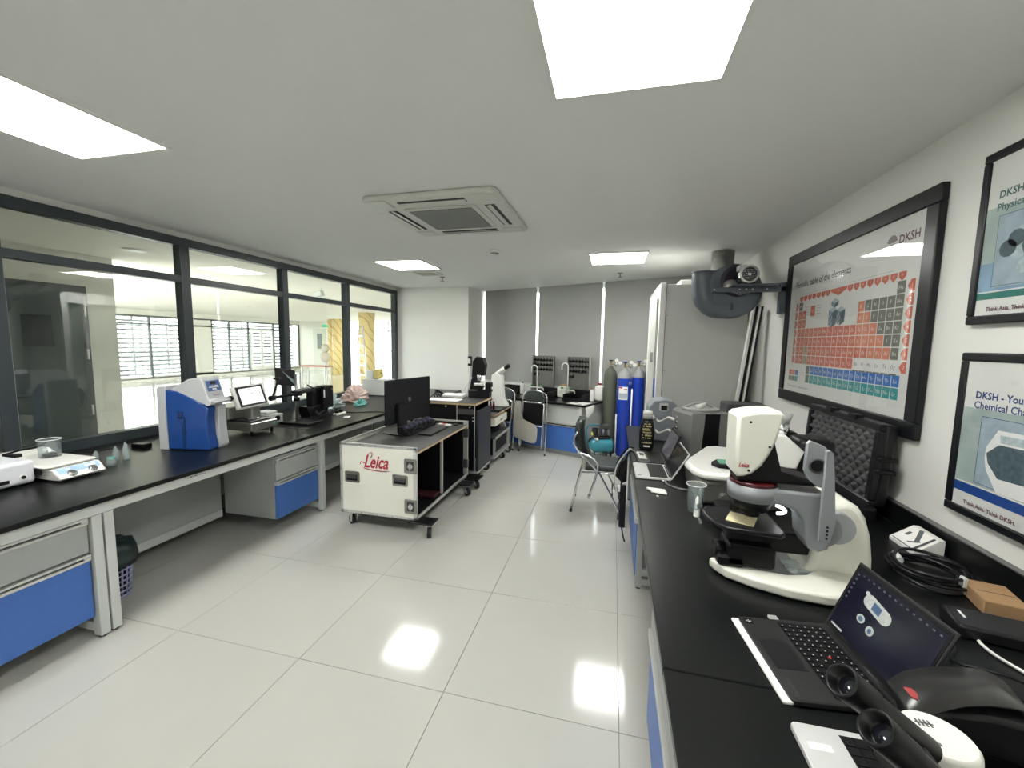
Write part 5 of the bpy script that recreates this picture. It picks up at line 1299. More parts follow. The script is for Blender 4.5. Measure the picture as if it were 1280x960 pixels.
# thin notes above the pennants
for k, (ya_, yb2) in enumerate(((3.50, 3.10), (2.86, 2.46))):
    for q in range(6): a = ya_-(ya_-yb2)*q/6; rect(b, QY(a-.05), QY(a), QZ(2.026), QZ(2.0275), 7)
b.build('chart_print', CM, t)
me = bpy.data.meshes.new('chart_symbols'); sym.to_mesh(me); sym.free()
inv = ROOTM[t.name].inverted(); me.transform(inv); me.materials.clear(); me.materials.append(C_L); o = bpy.data.objects.new('chart_symbols', me); COL.objects.link(o); o.parent = t
me = bpy.data.meshes.new('chart_symbols_dark'); symd.to_mesh(me); symd.free(); me.transform(inv); me.materials.clear(); me.materials.append(DKPRINT); o = bpy.data.objects.new('chart_symbols', me); COL.objects.link(o); o.parent = t
wtext('lettering', 'Periodic table of the elements', QY(3.612), QZ(2.083), .064, mat('title_black', (.02, .022, .025), .6, noise=0), t, sx=1.0, bold=.0006)
MAR = mat('maroon_print', (.09, .015, .03), .5, noise=0)
wtext('lettering', 'DKSH', QY(2.458), QZ(2.152), .060, MAR, t, bold=.0010)
wtext('lettering', 'Delivering growth - in Asia and beyond', QY(3.618), QZ(1.345), .022, MAR, t)
def fan_logo(t, yc, zc, R_, m):
    b = MB()
    for k in range(8):
        a0 = math.radians(15+k*20); a1 = a0+math.radians(13)
        r0 = R_*.25
        pts = [(yc-r0*math.cos(a0), zc+r0*math.sin(a0)*.4), (yc-R_*math.cos(a0), zc+R_*math.sin(a0)), (yc-R_*1.03*math.cos((a0+a1)/2), zc+R_*1.05*math.sin((a0+a1)/2)), (yc-R_*math.cos(a1), zc+R_*math.sin(a1)), (yc-r0*math.cos(a1), zc+r0*math.sin(a1)*.4)]
        poly(b, pts, 0, .001)
    for k in range(5):
        poly(b, [(yc+R_*(.5-.25*k), zc-.012), (yc+R_*(.3-.25*k), zc-.012), (yc+R_*(.34-.25*k), zc-.004), (yc+R_*(.46-.25*k), zc-.004)], 0, .001)
    b.build('fan_emblem', m, t)
fan_logo(t, QY(2.508), QZ(2.165), .040, MAR)
# isometric block picture in the middle of the chart
IMG1 = mat('print_steel_blue', (.16, .24, .28), .6, nscale=60, noise=.6); IMG2 = mat('print_pale_blue', (.38, .46, .48), .6, nscale=60, noise=.5); IMG3 = mat('print_dark_slate', (.06, .10, .12), .6, nscale=60, noise=.6)
b = MB(); yc, zc = QY(2.98), QZ(1.875)
for (dy, dz, s_, hgt_) in ((.055, -.01, .050, .10), (-.045, -.015, .050, .085), (.035, .045, .045, .03)):
    y_, z_ = yc+dy, zc+dz
    poly(b, [(y_+s_, z_+.015), (y_, z_), (y_, z_-hgt_), (y_+s_, z_-hgt_+.02)], 0, .0002)
    poly(b, [(y_, z_), (y_-s_, z_+.015), (y_-s_, z_-hgt_+.02), (y_, z_-hgt_)], 2, .0002)
    poly(b, [(y_+s_, z_+.015), (y_, z_+.035), (y_-s_, z_+.015), (y_, z_)], 1, .0002)
    for r in range(4):
        for c in range(3):
            if hgt_ > .05: a = y_+s_*.85-c*s_*.3; zz = z_-.005-r*.021+.004*(2-c); poly(b, [(a, zz), (a-s_*.2, zz-.002), (a-s_*.2, zz-.014), (a, zz-.012)], 1 if (r+c) % 2 else 2, .0006)
b.build('block_picture', [IMG1, IMG2, IMG3], t)

# --- two more framed posters at the right edge
def small_poster(lab, y1, z0, z1, band, title, icon):
    y0 = y1-.50
    t = thing('framed_poster', lab, 'poster', (XR, (y0+y1)/2, z0), 0, None)
    frame(t, y0, y1, z0, z1, .034, .026)
    MB().box(XW-.001, XW+.004, y0+.02, y1-.02, z0+.02, z1-.02).build('poster_sheet', POST, t)
    MB().box(XW-.0040, XW-.0028, y0+.02, y1-.02, z0+.02, z1-.02).build('glazing', PGL, t)
    return t, y0
TITG = mat('title_green', (.02, .10, .09), .5, noise=0); TITB = mat('title_blue', (.02, .05, .20), .5, noise=0)
BANDG = mat('band_green', (.01, .16, .13), .5, noise=0); BANDB = mat('band_blue', (.01, .06, .28), .5, noise=0)
PHB = mat('photo_blue', (.20, .33, .45), .5, noise=.5, nscale=9); PHG = mat('photo_green_gray', (.34, .42, .40), .5, noise=.45, nscale=7); PHD = mat('photo_gray_blue', (.30, .38, .44), .5, noise=.4, nscale=14)
y1, z0, z1 = QY(1.998), QZ(1.738), QZ(2.364)
t, y0 = small_poster('upper framed poster with green band at the right edge of the photo', y1, z0, z1, BANDG, None, None)
b = MB(); rect(b, y0+.03, y1-.033, QZ(1.857), QZ(2.158), 0); rect(b, y0+.03, y1-.033, QZ(1.857), QZ(1.96), 1, .0002); rect(b, y0+.03, y1-.033, QZ(1.828), QZ(1.852), 2, .0002)
rect(b, y0+.03, QY(1.905), QZ(1.868), QZ(2.125), 3, .0003)
b.build('photo_print', [PHG, PHB, BANDG, PHD], t)
b = MB(); rect(b, y0+.04, QY(1.91), QZ(1.872), QZ(1.874), 0, .0006); rect(b, y0+.04, QY(1.91), QZ(2.122), QZ(2.124), 0, .0006); rect(b, QY(1.908), QY(1.910), QZ(1.872), QZ(2.124), 0, .0006)
for (yc, zc, rr) in ((1.86, 2.00, .035), (1.83, 2.03, .035), (1.815, 1.985, .03), (1.80, 2.05, .03), (1.79, 1.93, .03), (1.76, 2.0, .05)):
    poly(b, [(QY(yc)+rr*math.cos(k*PI/5), QZ(zc)+rr*.9*math.sin(k*PI/5)) for k in range(10)], 1 if rr > .031 else 2, .0008+rr*.003)
b.build('instrument_print', [TITG, IMG3, IMG2], t)
wtext('lettering', 'DKSH - Your partner for', QY(1.921), QZ(2.187), .038, TITG, t, bold=.0009)
wtext('lettering', 'Physical Characterization', QY(1.924), QZ(2.143), .038, TITG, t, bold=.0007)
wtext('lettering', 'Think Asia. Think DKSH.', QY(1.918), QZ(1.785), .022, MAR, t, bold=.0006)
y1, z0, z1 = QY(1.992), QZ(1.008), QZ(1.632)
t, y0 = small_poster('lower framed poster with blue band at the right edge of the photo', y1, z0, z1, BANDB, None, None)
b = MB(); rect(b, y0+.03, y1-.033, QZ(1.14), QZ(1.425), 0); rect(b, y0+.03, QY(1.87), QZ(1.145), QZ(1.40), 3, .0002); rect(b, y0+.03, y1-.033, QZ(1.098), QZ(1.134), 2, .0002)
b.build('photo_print', [PHG, PHB, BANDB, PHD], t)
b = MB(); rect(b, y0+.04, QY(1.874), QZ(1.148), QZ(1.150), 0, .0006); rect(b, y0+.04, QY(1.874), QZ(1.398), QZ(1.400), 0, .0006); rect(b, QY(1.872), QY(1.874), QZ(1.148), QZ(1.40), 0, .0006)
poly(b, [(QY(1.84), QZ(1.29)), (QY(1.80), QZ(1.36)), (QY(1.50), QZ(1.37)), (QY(1.50), QZ(1.15)), (QY(1.78), QZ(1.14)), (QY(1.83), QZ(1.21)), (QY(1.84), QZ(1.25))], 1, .001)
poly(b, [(QY(1.835), QZ(1.27)), (QY(1.79), QZ(1.31)), (QY(1.50), QZ(1.32)), (QY(1.50), QZ(1.205)), (QY(1.78), QZ(1.19)), (QY(1.825), QZ(1.235))], 2, .0014)
poly(b, [(QY(1.79), QZ(1.345)), (QY(1.50), QZ(1.355)), (QY(1.50), QZ(1.325)), (QY(1.785), QZ(1.318))], 3, .0018)
b.build('instrument_print', [TITB, C_W, IMG3, IMG2], t)
wtext('lettering', 'DKSH - Your partner for', QY(1.912), QZ(1.463), .038, TITB, t, bold=.0009)
wtext('lettering', 'Chemical Characterization', QY(1.914), QZ(1.42)+.006, .038, TITB, t, bold=.0007)
wtext('lettering', 'Think Asia. Think DKSH.', QY(1.908), QZ(1.055), .022, MAR, t, bold=.0006)

# ================================================================ THINGS ON THE RIGHT BENCH
Z0 = BT+.0005
# gray and black desktop instrument
t = thing('desktop_instrument', 'tall gray desktop instrument with a black front stripe on the right bench', 'lab instrument', (.575, 3.17, BT), math.radians(20))
IG = mat('instrument_gray', (.20, .205, .20), .4); IGL = mat('instrument_light_gray', (.36, .37, .36), .35)
b = MB(True); b.prism([(.012, 0), (0, .03), (0, .35), (.02, .372), (.29, .372), (.31, .35), (.31, .03), (.298, 0)], 'y', .012, .30, .008); b.build('housing', IG, t)
b = MB(True); b.box(.0, .31, .0, .014, .005, .368, .003); b.build('front_door', IG, t)
b = MB(True); b.prism([(.115, .0), (.085, .13), (.095, .26), (.10, .366), (.215, .366), (.21, .26), (.215, .13), (.195, .0)], 'y', -.006, .002, .002); b.build('front_stripe', BLACK, t)
b = MB(True); b.x = Matrix.Translation((.155, .16, .372)) @ Matrix.Diagonal((1.0, .9, 1, 1)); b.lathe([(.13, 0), (.14, .012), (.12, .022), (.10, .014), (0, .008)], (0, 0, 0), seg=26); b.build('lid_ring', IGL, t)
b = MB(True); b.tube([(.02+.27*k/10, .16+.02, .378+.045*math.sin(PI*k/10)) for k in range(11)], .010, 8); b.build('carry_handle', IGL, t)
b = MB(True); b.cyl((.13, .17, .385), (.19, .15, .42), .028, .01, seg=12); b.build('funnel_cap', WHITE, t)
for z in (.31, .27, .23, .19, .15):
    b = MB(True); b.cyl((-.001, .20, z), (-.016, .20, z), .010, seg=10); b.build('port', CHROME, t)
# gray machine with white hoses behind
t = thing('pump_unit', 'rounded gray pump unit with white hoses at the far end of the right bench', 'pump', (.46, 3.95, BT))
b = MB(); b.prism([(.34, BT+.001), (.60, BT+.001), (.61, BT+.20), (.59, BT+.30), (.54, BT+.36), (.46, BT+.375), (.38, BT+.36), (.335, BT+.30), (.33, BT+.20)], 'y', 3.86, 4.12, .012); b.build('housing', mat('blue_gray_plastic', (.22, .24, .27), .35), t)
b = MB(); b.box(.42, .50, 3.845, 3.87, BT+.27, BT+.35, .01); b.build('display_block', LGRAY, t)
b = MB(); b.box(.435, .485, 3.838, 3.845, BT+.285, BT+.325); b.build('display', BLACK, t)
for z, dx in ((.20, 0), (.10, .01)):
    b = MB(); b.tube(curve([(.40, 3.85, BT+z), (.41, 3.74, BT+z), (.43, 3.62, BT+z+.03), (.45, 3.48, BT+z+.08), (.475, 3.37, BT+z+.09)]), .010, 8); b.build('white_hose', WHITE, t)
b = MB(); b.cyl((.36, 3.85, BT+.22), (.36, 3.82, BT+.22), .025, seg=14); b.build('pressure_knob', CHROME, t)
# black bottle with gold print
t = thing('black_bottle', 'black oval bottle with white cap and gold printed label', 'bottle', (.295, 3.50, BT))
rg = []
for z, a, c in ((.001, .050, .030), (.02, .058, .034), (.14, .060, .035), (.22, .052, .032), (.262, .038, .026)):
    rg.append([(.295+a*math.cos(k*PI/10), 3.50+c*math.sin(k*PI/10), BT+z) for k in range(20)])
b = MB(); b.loft(rg); b.build('bottle_body', SBLACK, t)
rg = [[(.295+a*math.cos(k*PI/10), 3.50+c*math.sin(k*PI/10), BT+z) for k in range(20)] for z, a, c in ((.262, .040, .027), (.30, .037, .026))]
b = MB(); b.loft(rg); b.build('shoulder_cap', IGL, t)
rg = [[(.295+a*math.cos(k*PI/10), 3.50+c*math.sin(k*PI/10), BT+z) for k in range(20)] for z, a, c in ((.30, .038, .027), (.322, .035, .024))]
b = MB(); b.loft(rg); b.build('cap', WHITE, t)
GOLD = mat('gold_print', (.55, .47, .22), .35, .4, noise=.5, nscale=90)
b = MB(); r = random.Random(3)
for z, w_, h_ in ((.215, .030, .010), (.195, .040, .014), (.165, .046, .020), (.145, .042, .012), (.120, .048, .016), (.10, .040, .010), (.06, .050, .012)):
    n_ = 7
    for k in range(n_):
        if z > .07 and r.random() < .18: continue
        a = -w_/2*1.6+w_*1.6*k/n_; yy = 3.50-.035*math.sqrt(max(.02, 1-(a/.060)**2))-.0016
        b.box(.295+a, .295+a+w_*1.6/n_*.8, yy-.0006, yy+.003, BT+z, BT+z+h_*(.6+.4*r.random()))
b.build('gold_label', GOLD, t)
b = MB(); b.box(.27, .32, 3.463, 3.466, BT+.03, BT+.042); b.build('white_label_strip', WHITE, t)

def laptop(name, lab, x, y, rz, W_, D_, body, deck, keym, hs, tilt, scr, padx=(.12, .40), kb=(.42, .92), sticker=True, keyrows=5, keycols=12, padm=None):
    """local: +x = towards the hinge, y = width; front edge at x=0, centre of width y=0"""
    t = thing(name, lab, 'laptop', (x, y, BT), rz)
    b = MB(True); b.prism(rrect(0, D_, -W_/2, W_/2, .012, 3), 'z', .003, .016, .002); b.build('base', body, t)
    b = MB(True); b.prism(rrect(.004, D_-.006, -W_/2+.004, W_/2-.004, .010, 3), 'z', .016, .0168); b.build('palm_rest', deck, t)
    b = MB(True); n_ = 0
    ky0, ky1 = -W_/2+.02, W_/2-.02
    b.box(D_*kb[0], D_*kb[1], ky0-.004, ky1+.004, .0166, .0172, mi=0); b.build('keyboard_well', BLACK, t)
    b = MB(True)
    rh = D_*(kb[1]-kb[0])/keyrows; cw = (ky1-ky0)/keycols
    for i in range(keyrows):
        for k in range(keycols):
            b.box(D_*kb[0]+i*rh+.0012, D_*kb[0]+(i+1)*rh-.0012, ky0+k*cw+.0012, ky0+(k+1)*cw-.0012, .0172, .0192)
    kbm = b.build('keys', keym, t, kind='stuff')
    b = MB(True); b.box(D_*padx[0]*.5, D_*padx[1]*.92, -.055, .055, .0168, .0173); b.build('touchpad', padm or deck, t)
    b = MB(True)
    M_ = Matrix.Translation((D_-.004, 0, .014)) @ Matrix.Rotation(math.radians(tilt), 4, 'Y')
    b.x = M_
    b.box(-.0, .007, -W_/2, W_/2, 0, hs, .002); lid = b.build('screen_lid', body, t)
    b = MB(True); b.x = M_; b.box(-.0012, .0002, -W_/2+.006, W_/2-.006, .008, hs-.006); b.build('bezel', BLACK, lid)
    b = MB(True); b.x = M_; b.box(-.0018, -.0010, -W_/2+.012, W_/2-.012, .020, hs-.016); sc = b.build('screen', scr, lid)
    b = MB(True); b.cyl((D_-.004, -W_*.38, .014), (D_-.004, W_*.38, .014), .006, seg=8); b.build('hinge', BLACK, t)
    return t, M_, lid
DARKSCR = mat('glossy_dark_screen', (.012, .012, .016), .12, noise=.3)
SILV = mat('silver_plastic', (.70, .71, .70), .3, .3, noise=.01)
laptop('black_laptop', 'black laptop with open screen behind the silver laptop near the tall bottle', .20, 3.22, math.radians(2), .32, .205, SBLACK, DGRAY, BLACK, .225, 21, mat('violet_gray_screen', (.06, .058, .07), .2, noise=.4, nscale=8, emit=.15))
t, Ml, lid = laptop('silver_laptop', 'silver laptop with open dark screen beside the black gold-lettered bottle', .172, 2.865, math.radians(1), .33, .215, SILV, SILV, BLACK, .20, 30, DARKSCR)
b = MB(True); b.x = Ml; b.box(-.0016, .0078, -.166, -.163, .002, .2, .0); b.build('lid_edge', SILV, lid)
MB(True).box(.015, .035, -.14, -.125, .0168, .0172).build('sticker', mat('small_blue_sticker', (.12, .16, .28), .5), t)
t = thing('pocket_device', 'white rectangular device lying on the edge of the far black laptop', 'device', (.235, 3.24, BT))
MB().box(.212, .268, 3.12, 3.30, BT+.0195, BT+.029, .004, rot=R3('Z', 4)).build('device_body', WHITE, t)
MB().box(.225, .255, 3.19, 3.27, BT+.029, BT+.0295, rot=R3('Z', 4)).build('device_screen', mat('dark_brown_print', (.08, .07, .05), .4), t)
t = thing('laptop_cable', 'gray cable plugged into the silver laptop and curling across the bench', 'cable', (.40, 2.68, BT))
MB().tube(curve([(.345, 2.70, BT+.008), (.36, 2.62, BT+.005), (.44, 2.56, BT+.005), (.52, 2.60, BT+.005), (.56, 2.72, BT+.005)]), .006, 7).build('cable_run', mat('cable_gray', (.12, .12, .12), .5), t)
MB().box(.335, .357, 2.672, 2.698, BT+.004, BT+.012, .002).build('connector', WHITE, t)
t = thing('plastic_syringes', 'small pile of white plastic adapter pieces lying on the right bench', 'adapter', (.28, 2.47, BT))
for k, (x0, y0_, L_, a) in enumerate(((.225, 2.50, .105, -8), (.235, 2.475, .10, -14), (.245, 2.45, .09, -10))):
    b = MB(); b.box(x0, x0+L_, y0_, y0_+.018, BT+.001, BT+.014, .004, rot=R3('Z', a)); b.build('adapter_piece', PAPER, t)
MB().cyl((.278, 2.408, BT), (.278, 2.408, BT+.006), .007, seg=10).build('round_cap', PAPER, t)

# plastic beaker and dropper
t = thing('plastic_beaker', 'clear plastic beaker standing before the white-topped instrument', 'beaker', (.447, 2.245, BT))
MB().lathe([(0, .001), (.034, .001), (.042, .135), (.050, .145), (.048, .147), (.040, .137), (.032, .004), (0, .004)], (.447, 2.245, BT), seg=24).build('beaker_wall', CLEAR, t)
MB().tube([(.447+.049*math.cos(k*PI/12), 2.245+.049*math.sin(k*PI/12), BT+.146) for k in range(24)], .0018, 5, closed=True).build('rim', PAPER, t)
t = thing('dropper_bottle', 'tiny clear dropper bottle with white cap before the plastic beaker', 'bottle', (.437, 2.15, BT))
MB().lathe([(0, 0), (.014, 0), (.014, .06), (.008, .07), (.008, .08), (0, .08)], (.437, 2.15, BT+.001), seg=14).build('bottle_body', CLEAR, t)
MB().lathe([(.010, .0), (.010, .02), (.004, .035), (0, .038)], (.437, 2.15, BT+.078), seg=12).build('cap', WHITE, t)
MB().lathe([(.0145, .01), (.0145, .045)], (.437, 2.15, BT+.002), seg=14).build('paper_label', PAPER, t)
t = thing('small_vial', 'tiny clear vial lying in front of the dropper bottle', 'vial', (.455, 2.09, BT))
MB().cyl((.442, 2.08, BT+.009), (.445, 2.12, BT+.009), .008, seg=10).build('vial_body', CLEAR, t)

# white topped second instrument
t = thing('white_topped_instrument', 'instrument with broad white rounded top and dark metal body behind the large microscope', 'lab instrument', (.66, 2.45, BT))
b = MB(); b.box(.475, .92, 2.34, 2.84, BT+.001, BT+.148, .03, seg=3); b.build('lower_body', mat('dark_silver', (.22, .22, .20), .3, .6), t)
b = MB(); b.prism([(.45, 2.38), (.50, 2.31), (.95, 2.31), (.98, 2.38), (.98, 2.88), (.70, 2.98), (.63, 2.95), (.46, 2.60), (.43, 2.52)], 'z', BT+.148, BT+.192, .018); b.build('white_top', WHITE, t)
b = MB(); b.cyl((.60, 2.345, BT+.06), (.60, 2.30, BT+.06), .022, seg=14); b.build('knob', STEEL, t)
b = MB(); b.box(.80, 1.0, 2.50, 2.66, BT+.192, BT+.40, .02, seg=2); b.build('column', BLACK, t)
b = MB(); b.prism([(.84, BT+.25), (.92, BT+.25), (.95, BT+.34), (.86, BT+.42), (.80, BT+.42), (.80, BT+.34)], 'y', 2.30, 2.44, .01); b.build('white_cover', WHITE, t)
b = MB(); b.box(.93, 1.10, 2.32, 2.49, BT+.15, BT+.40, .03, seg=2); b.build('black_head', BLACK, t)
b = MB(); b.cyl((.86, 2.36, BT+.42), (.86, 2.36, BT+.47), .035, .03, seg=16); b.build('ring_knob', CHROME, t)
b = MB(); b.cyl((.86, 2.36, BT+.47), (.88, 2.36, BT+.53), .028, seg=14); b.build('cap_knob', IGL, t)
for k, x in enumerate((.60, .645)):
    b = MB(); b.box(x, x+.03, 1.80, 2.20, BT+.10, BT+.115, .003, rot=R3('X', 3)); b.build('slide_rail', SBLACK, t)
b = MB(); b.box(.52, .68, 2.02, 2.20, BT+.03, BT+.095, .01); b.build('stage_block', BLACK, t)
b = MB(); b.cyl((.53, 2.06, BT+.06), (.49, 2.05, BT+.06), .022, seg=14); b.build('stage_knob', STEEL, t)
t = thing('handheld_meter', 'small black handheld meter with green screen on the white instrument top', 'meter', (.62, 2.46, BT+.192))
b = MB(); b.prism([(.56, 2.46), (.59, 2.41), (.70, 2.40), (.70, 2.52), (.60, 2.52)], 'z', BT+.1925, BT+.217, .004); b.build('meter_body', BLACK, t)
MB().box(.595, .65, 2.425, 2.505, BT+.217, BT+.2182).build('green_screen', mat('green_screen', (.10, .28, .18), .3, emit=.15), t)
MB().box(.655, .69, 2.42, 2.50, BT+.217, BT+.2182).build('pink_label', mat('pink_label', (.45, .20, .18), .5), t)

# ---- hard case with foam
t = thing('hard_case', 'open black hard case with gray egg-crate foam leaning against the wall', 'case', (1.2, 2.65, BT))
b = MB(); b.box(.99, 1.30, 2.33, 3.08, BT+.001, BT+.075, .015, seg=2); b.build('lower_shell', BLACK, t)
Lr = Matrix.Translation((1.30, 0, BT+.07)) @ Matrix.Rotation(math.radians(3), 4, 'Y')
b = MB(); b.x = Lr; b.box(-.012, .05, 2.36, 3.12, 0, .42, .02, seg=3)
for (a, c, d, e_) in ((2.36, 3.12, .385, .42), (2.36, 3.12, 0, .03), (2.36, 2.40, .03, .385), (3.08, 3.12, .03, .385)): b.box(-.035, .0, a, c, d, e_, .006)
lid = b.build('lid_shell', SBLACK, t)
FOAM = mat('gray_foam', (.085, .085, .09), .9, noise=.15, nscale=200)
b = MB(); b.x = Lr; ny, nz = 60, 36
V = [[b.b.verts.new(Lr @ Vector((-.010-.030*(.5+.5*math.sin((i+j)*PI/3.2))*(.5+.5*math.sin((i-j)*PI/3.2)), 2.40+.68*i/ny, .03+.355*j/nz))) for j in range(nz+1)] for i in range(ny+1)]
for i in range(ny):
    for j in range(nz):
        f = b.b.faces.new((V[i][j], V[i][j+1], V[i+1][j+1], V[i+1][j])); f.smooth = True
b.build('foam_liner', FOAM, t)
for z in (.18, .24):
    b = MB(); b.x = Lr; b.box(-.03, .045, 2.325, 2.36, z, z+.018, .003); b.build('rib', BLACK, t)
for y in (2.60, 2.85):
    b = MB(); b.x = Lr; b.box(-.045, -.0, y-.035, y+.035, .405, .435, .004); b.build('latch', BLACK, t)

# ---- large white digital microscope (the main thing on the bench)
t = thing('digital_microscope', 'large white digital microscope with gray tilting arm and red ring', 'microscope', (.75, 1.75, BT))
MW_ = mat('microscope_white', (.74, .74, .66), .3, noise=.01); MG = mat('microscope_gray', (.26, .275, .29), .38, noise=.02)
outer = [(.395, 1.665), (.405, 1.635), (.435, 1.59), (.51, 1.545), (.62, 1.508), (.72, 1.497), (.80, 1.505), (.87, 1.54), (.925, 1.61), (.95, 1.71), (.95, 1.86), (.91, 1.95), (.83, 1.995), (.74, 2.0), (.66, 1.98), (.60, 1.94)]
inner = [(.60, 1.90), (.66, 1.905), (.73, 1.89), (.77, 1.84), (.78, 1.76), (.76, 1.68), (.71, 1.63), (.64, 1.61), (.56, 1.62), (.48, 1.65), (.43, 1.69)]
b = MB(); b.prism(outer+inner, 'z', BT+.008, BT+.046, .010); b.build('base', MW_, t)
b = MB(); b.prism([(.45, 1.685), (.56, 1.63), (.66, 1.62), (.72, 1.64), (.75, 1.69), (.77, 1.76), (.76, 1.84), (.72, 1.88), (.62, 1.90), (.56, 1.86)], 'z', BT+.004, BT+.03, .003); b.build('base_plate', MG, t)
for x, y in ((.47, 1.62), (.66, 1.94), (.88, 1.62), (.87, 1.93)): MB().cyl((x, y, BT), (x, y, BT+.014), .015, seg=10).build('foot', RUBBER, t)
prof = [(.715, BT+.03), (.735, .84), (.752, .92), (.765, 1.02), (.778, 1.062), (.80, 1.085), (.84, 1.092), (.875, 1.075), (.902, 1.035), (.922, .97), (.933, .89), (.937, BT+.03)]
b = MB(); b.prism(prof, 'y', 1.665, 1.87, .022); b.build('column', MW_, t)
# tilting joint and arm (nearer the camera than the column)
b = MB(); b.cyl((.742, 1.70, 1.0), (.742, 1.612, 1.0), .062, .059, seg=32); b.build('tilt_joint', MG, t)
b = MB(); b.cyl((.80, 1.668, 1.0), (.80, 1.64, 1.0), .060, .056, seg=28); b.build('tilt_dial', mat('joint_gray', (.36, .38, .39), .35), t)
arm = [(.47, 1.082), (.615, 1.079), (.655, 1.062), (.678, 1.025), (.685, .965), (.70, .93), (.73, .922), (.758, .935), (.768, .98), (.768, 1.06), (.762, 1.10), (.74, 1.132), (.47, 1.137)]
b = MB(); b.prism(arm, 'y', 1.60, 1.72, .010); b.build('arm', MG, t)
b = MB(); b.cyl((.525, 1.665, 1.082), (.525, 1.665, 1.138), .082, .085, seg=36); b.build('arm_collar', MG, t)
b = MB(); b.cyl((.525, 1.665, 1.138), (.525, 1.665, 1.152), .078, seg=36); b.build('red_ring', mat('dark_red_ring', (.07, .005, .008), .22), t)
b = MB(); b.prism([(.458, 1.153), (.60, 1.153), (.70, 1.153), (.73, 1.155), (.71, 1.175), (.60, 1.20), (.572, 1.30), (.565, 1.38), (.458, 1.38)], 'y', 1.61, 1.725, .012); b.build('camera_housing', BLACK, t)
sh = [(.443, 1.172), (.441, 1.28), (.440, 1.388), (.452, 1.402), (.51, 1.416), (.575, 1.418), (.588, 1.405), (.582, 1.36), (.570, 1.30), (.552, 1.25), (.53, 1.205), (.50, 1.172), (.475, 1.160), (.453, 1.158)]
sh = [(x_, 1.41-(1.41-z_)*.94) for x_, z_ in sh]
b = MB(); b.prism(sh, 'y', 1.595, 1.735, .012); hd = b.build('white_head_cover', MW_, t)
for x, z in ((.482, 1.375), (.548, 1.29), (.487, 1.20)): MB().cyl((x, 1.597, z), (x, 1.593, z), .0045, seg=10).build('screw_hole', BLACK, hd)
text('lettering', 'Leica', .021, basis((.452, 1.5940, 1.212), (1, 0, 0), (0, 0, 1)), RED, hd, shear=.35, bold=.0005, sx=.8)
b = MB(); b.cyl((.53, 1.68, 1.082), (.53, 1.68, 1.04), .072, .06, seg=28); b.cyl((.53, 1.68, 1.04), (.53, 1.68, 1.008), .035, .03, seg=20); b.cyl((.565, 1.71, 1.045), (.575, 1.72, 1.012), .02, seg=14); b.cyl((.49, 1.70, 1.045), (.48, 1.71, 1.012), .02, seg=14); b.build('objective_turret', BLACK, t)
b = MB(); b.tube([(.60+.05*math.cos(a), 1.70+.05*math.sin(a), 1.032) for a in [math.radians(q) for q in range(-80, 60, 14)]], .006, 6); b.build('ring_light', mat('led_strip', (.9, .95, .95), .4, noise=0, emit=1.2), t)
# cradle: the tall gray blade with a round opening
b = MB()
bl = [(.700, 1.298), (.712, 1.302), (.724, 1.292), (.738, 1.16), (.748, 1.05), (.738, .985), (.704, .985), (.702, 1.14)]
b.prism(bl, 'y', 1.548, 1.564, .003); pb = b.build('cradle_blade', MG, t)
b = MB(); b.prism([(.648, 1.225), (.650, 1.318), (.660, 1.328), (.700, 1.312), (.712, 1.30), (.712, 1.165), (.690, 1.172), (.660, 1.195)], 'y', 1.562, 1.581, .003); b.build('cradle_wing', MG, t)
b = MB(); b.lathe([(.020, 0), (.026, 0), (.026, .004), (.020, .004)], (.682, 1.560, 1.245), (0, -1, 0), 22); b.build('opening_rim', DGRAY, pb)
b = MB(); b.cyl((.682, 1.561, 1.245), (.682, 1.5595, 1.245), .020, seg=22); b.build('round_opening', BLACK, pb)
for z in (1.0, 1.013, 1.026, 1.039): MB().cyl((.724, 1.549, z), (.724, 1.5465, z), .004, seg=8).build('hole', BLACK, pb)
# stage with the circuit board
b = MB(); b.prism([(.375, 1.745), (.372, 1.69), (.388, 1.63), (.43, 1.585), (.60, 1.57), (.618, 1.59), (.618, 1.77), (.59, 1.79), (.40, 1.79)], 'z', .968, .986, .005); b.build('stage', SBLACK, t)
b = MB(); b.box(.44, .60, 1.62, 1.76, .92, .967, .01); b.box(.44, .60, 1.60, 1.72, .835, .915, .008); b.box(.41, .50, 1.60, 1.68, .828, .87, .008); b.build('focus_block', BLACK, t)
b = MB(); b.cyl((.44, 1.66, .87), (.405, 1.66, .87), .03, seg=16); b.build('focus_knob', BLACK, t)
b = MB(); b.box(.60, .76, 1.70, 1.76, .86, .94, .006); b.build('stage_support', BLACK, t)
t = thing('circuit_sample', 'small pale yellow printed sample card on the black microscope stage', 'sample', (.50, 1.67, .987))
b = MB(); b.box(.452, .545, 1.625, 1.72, .9868, .990, rot=R3('Z', -24)); b.build('sample_board', mat('pale_yellow_print', (.75, .68, .42), .4, noise=.35, nscale=60), t)
t = thing('lens_paper_bag', 'small clear sealed bag lying on the white microscope base', 'plastic bag', (.74, 1.70, BT+.03))
rg = []; r = random.Random(9); b = MB()
V = [[b.b.verts.new((.66+.15*i/8, 1.64+.10*j/6, BT+.034+.012*r.random())) for j in range(7)] for i in range(9)]
for i in range(8):
    for j in range(6): b.b.faces.new((V[i][j], V[i+1][j], V[i+1][j+1], V[i][j+1]))
b.build('bag_film', BAGC, t)

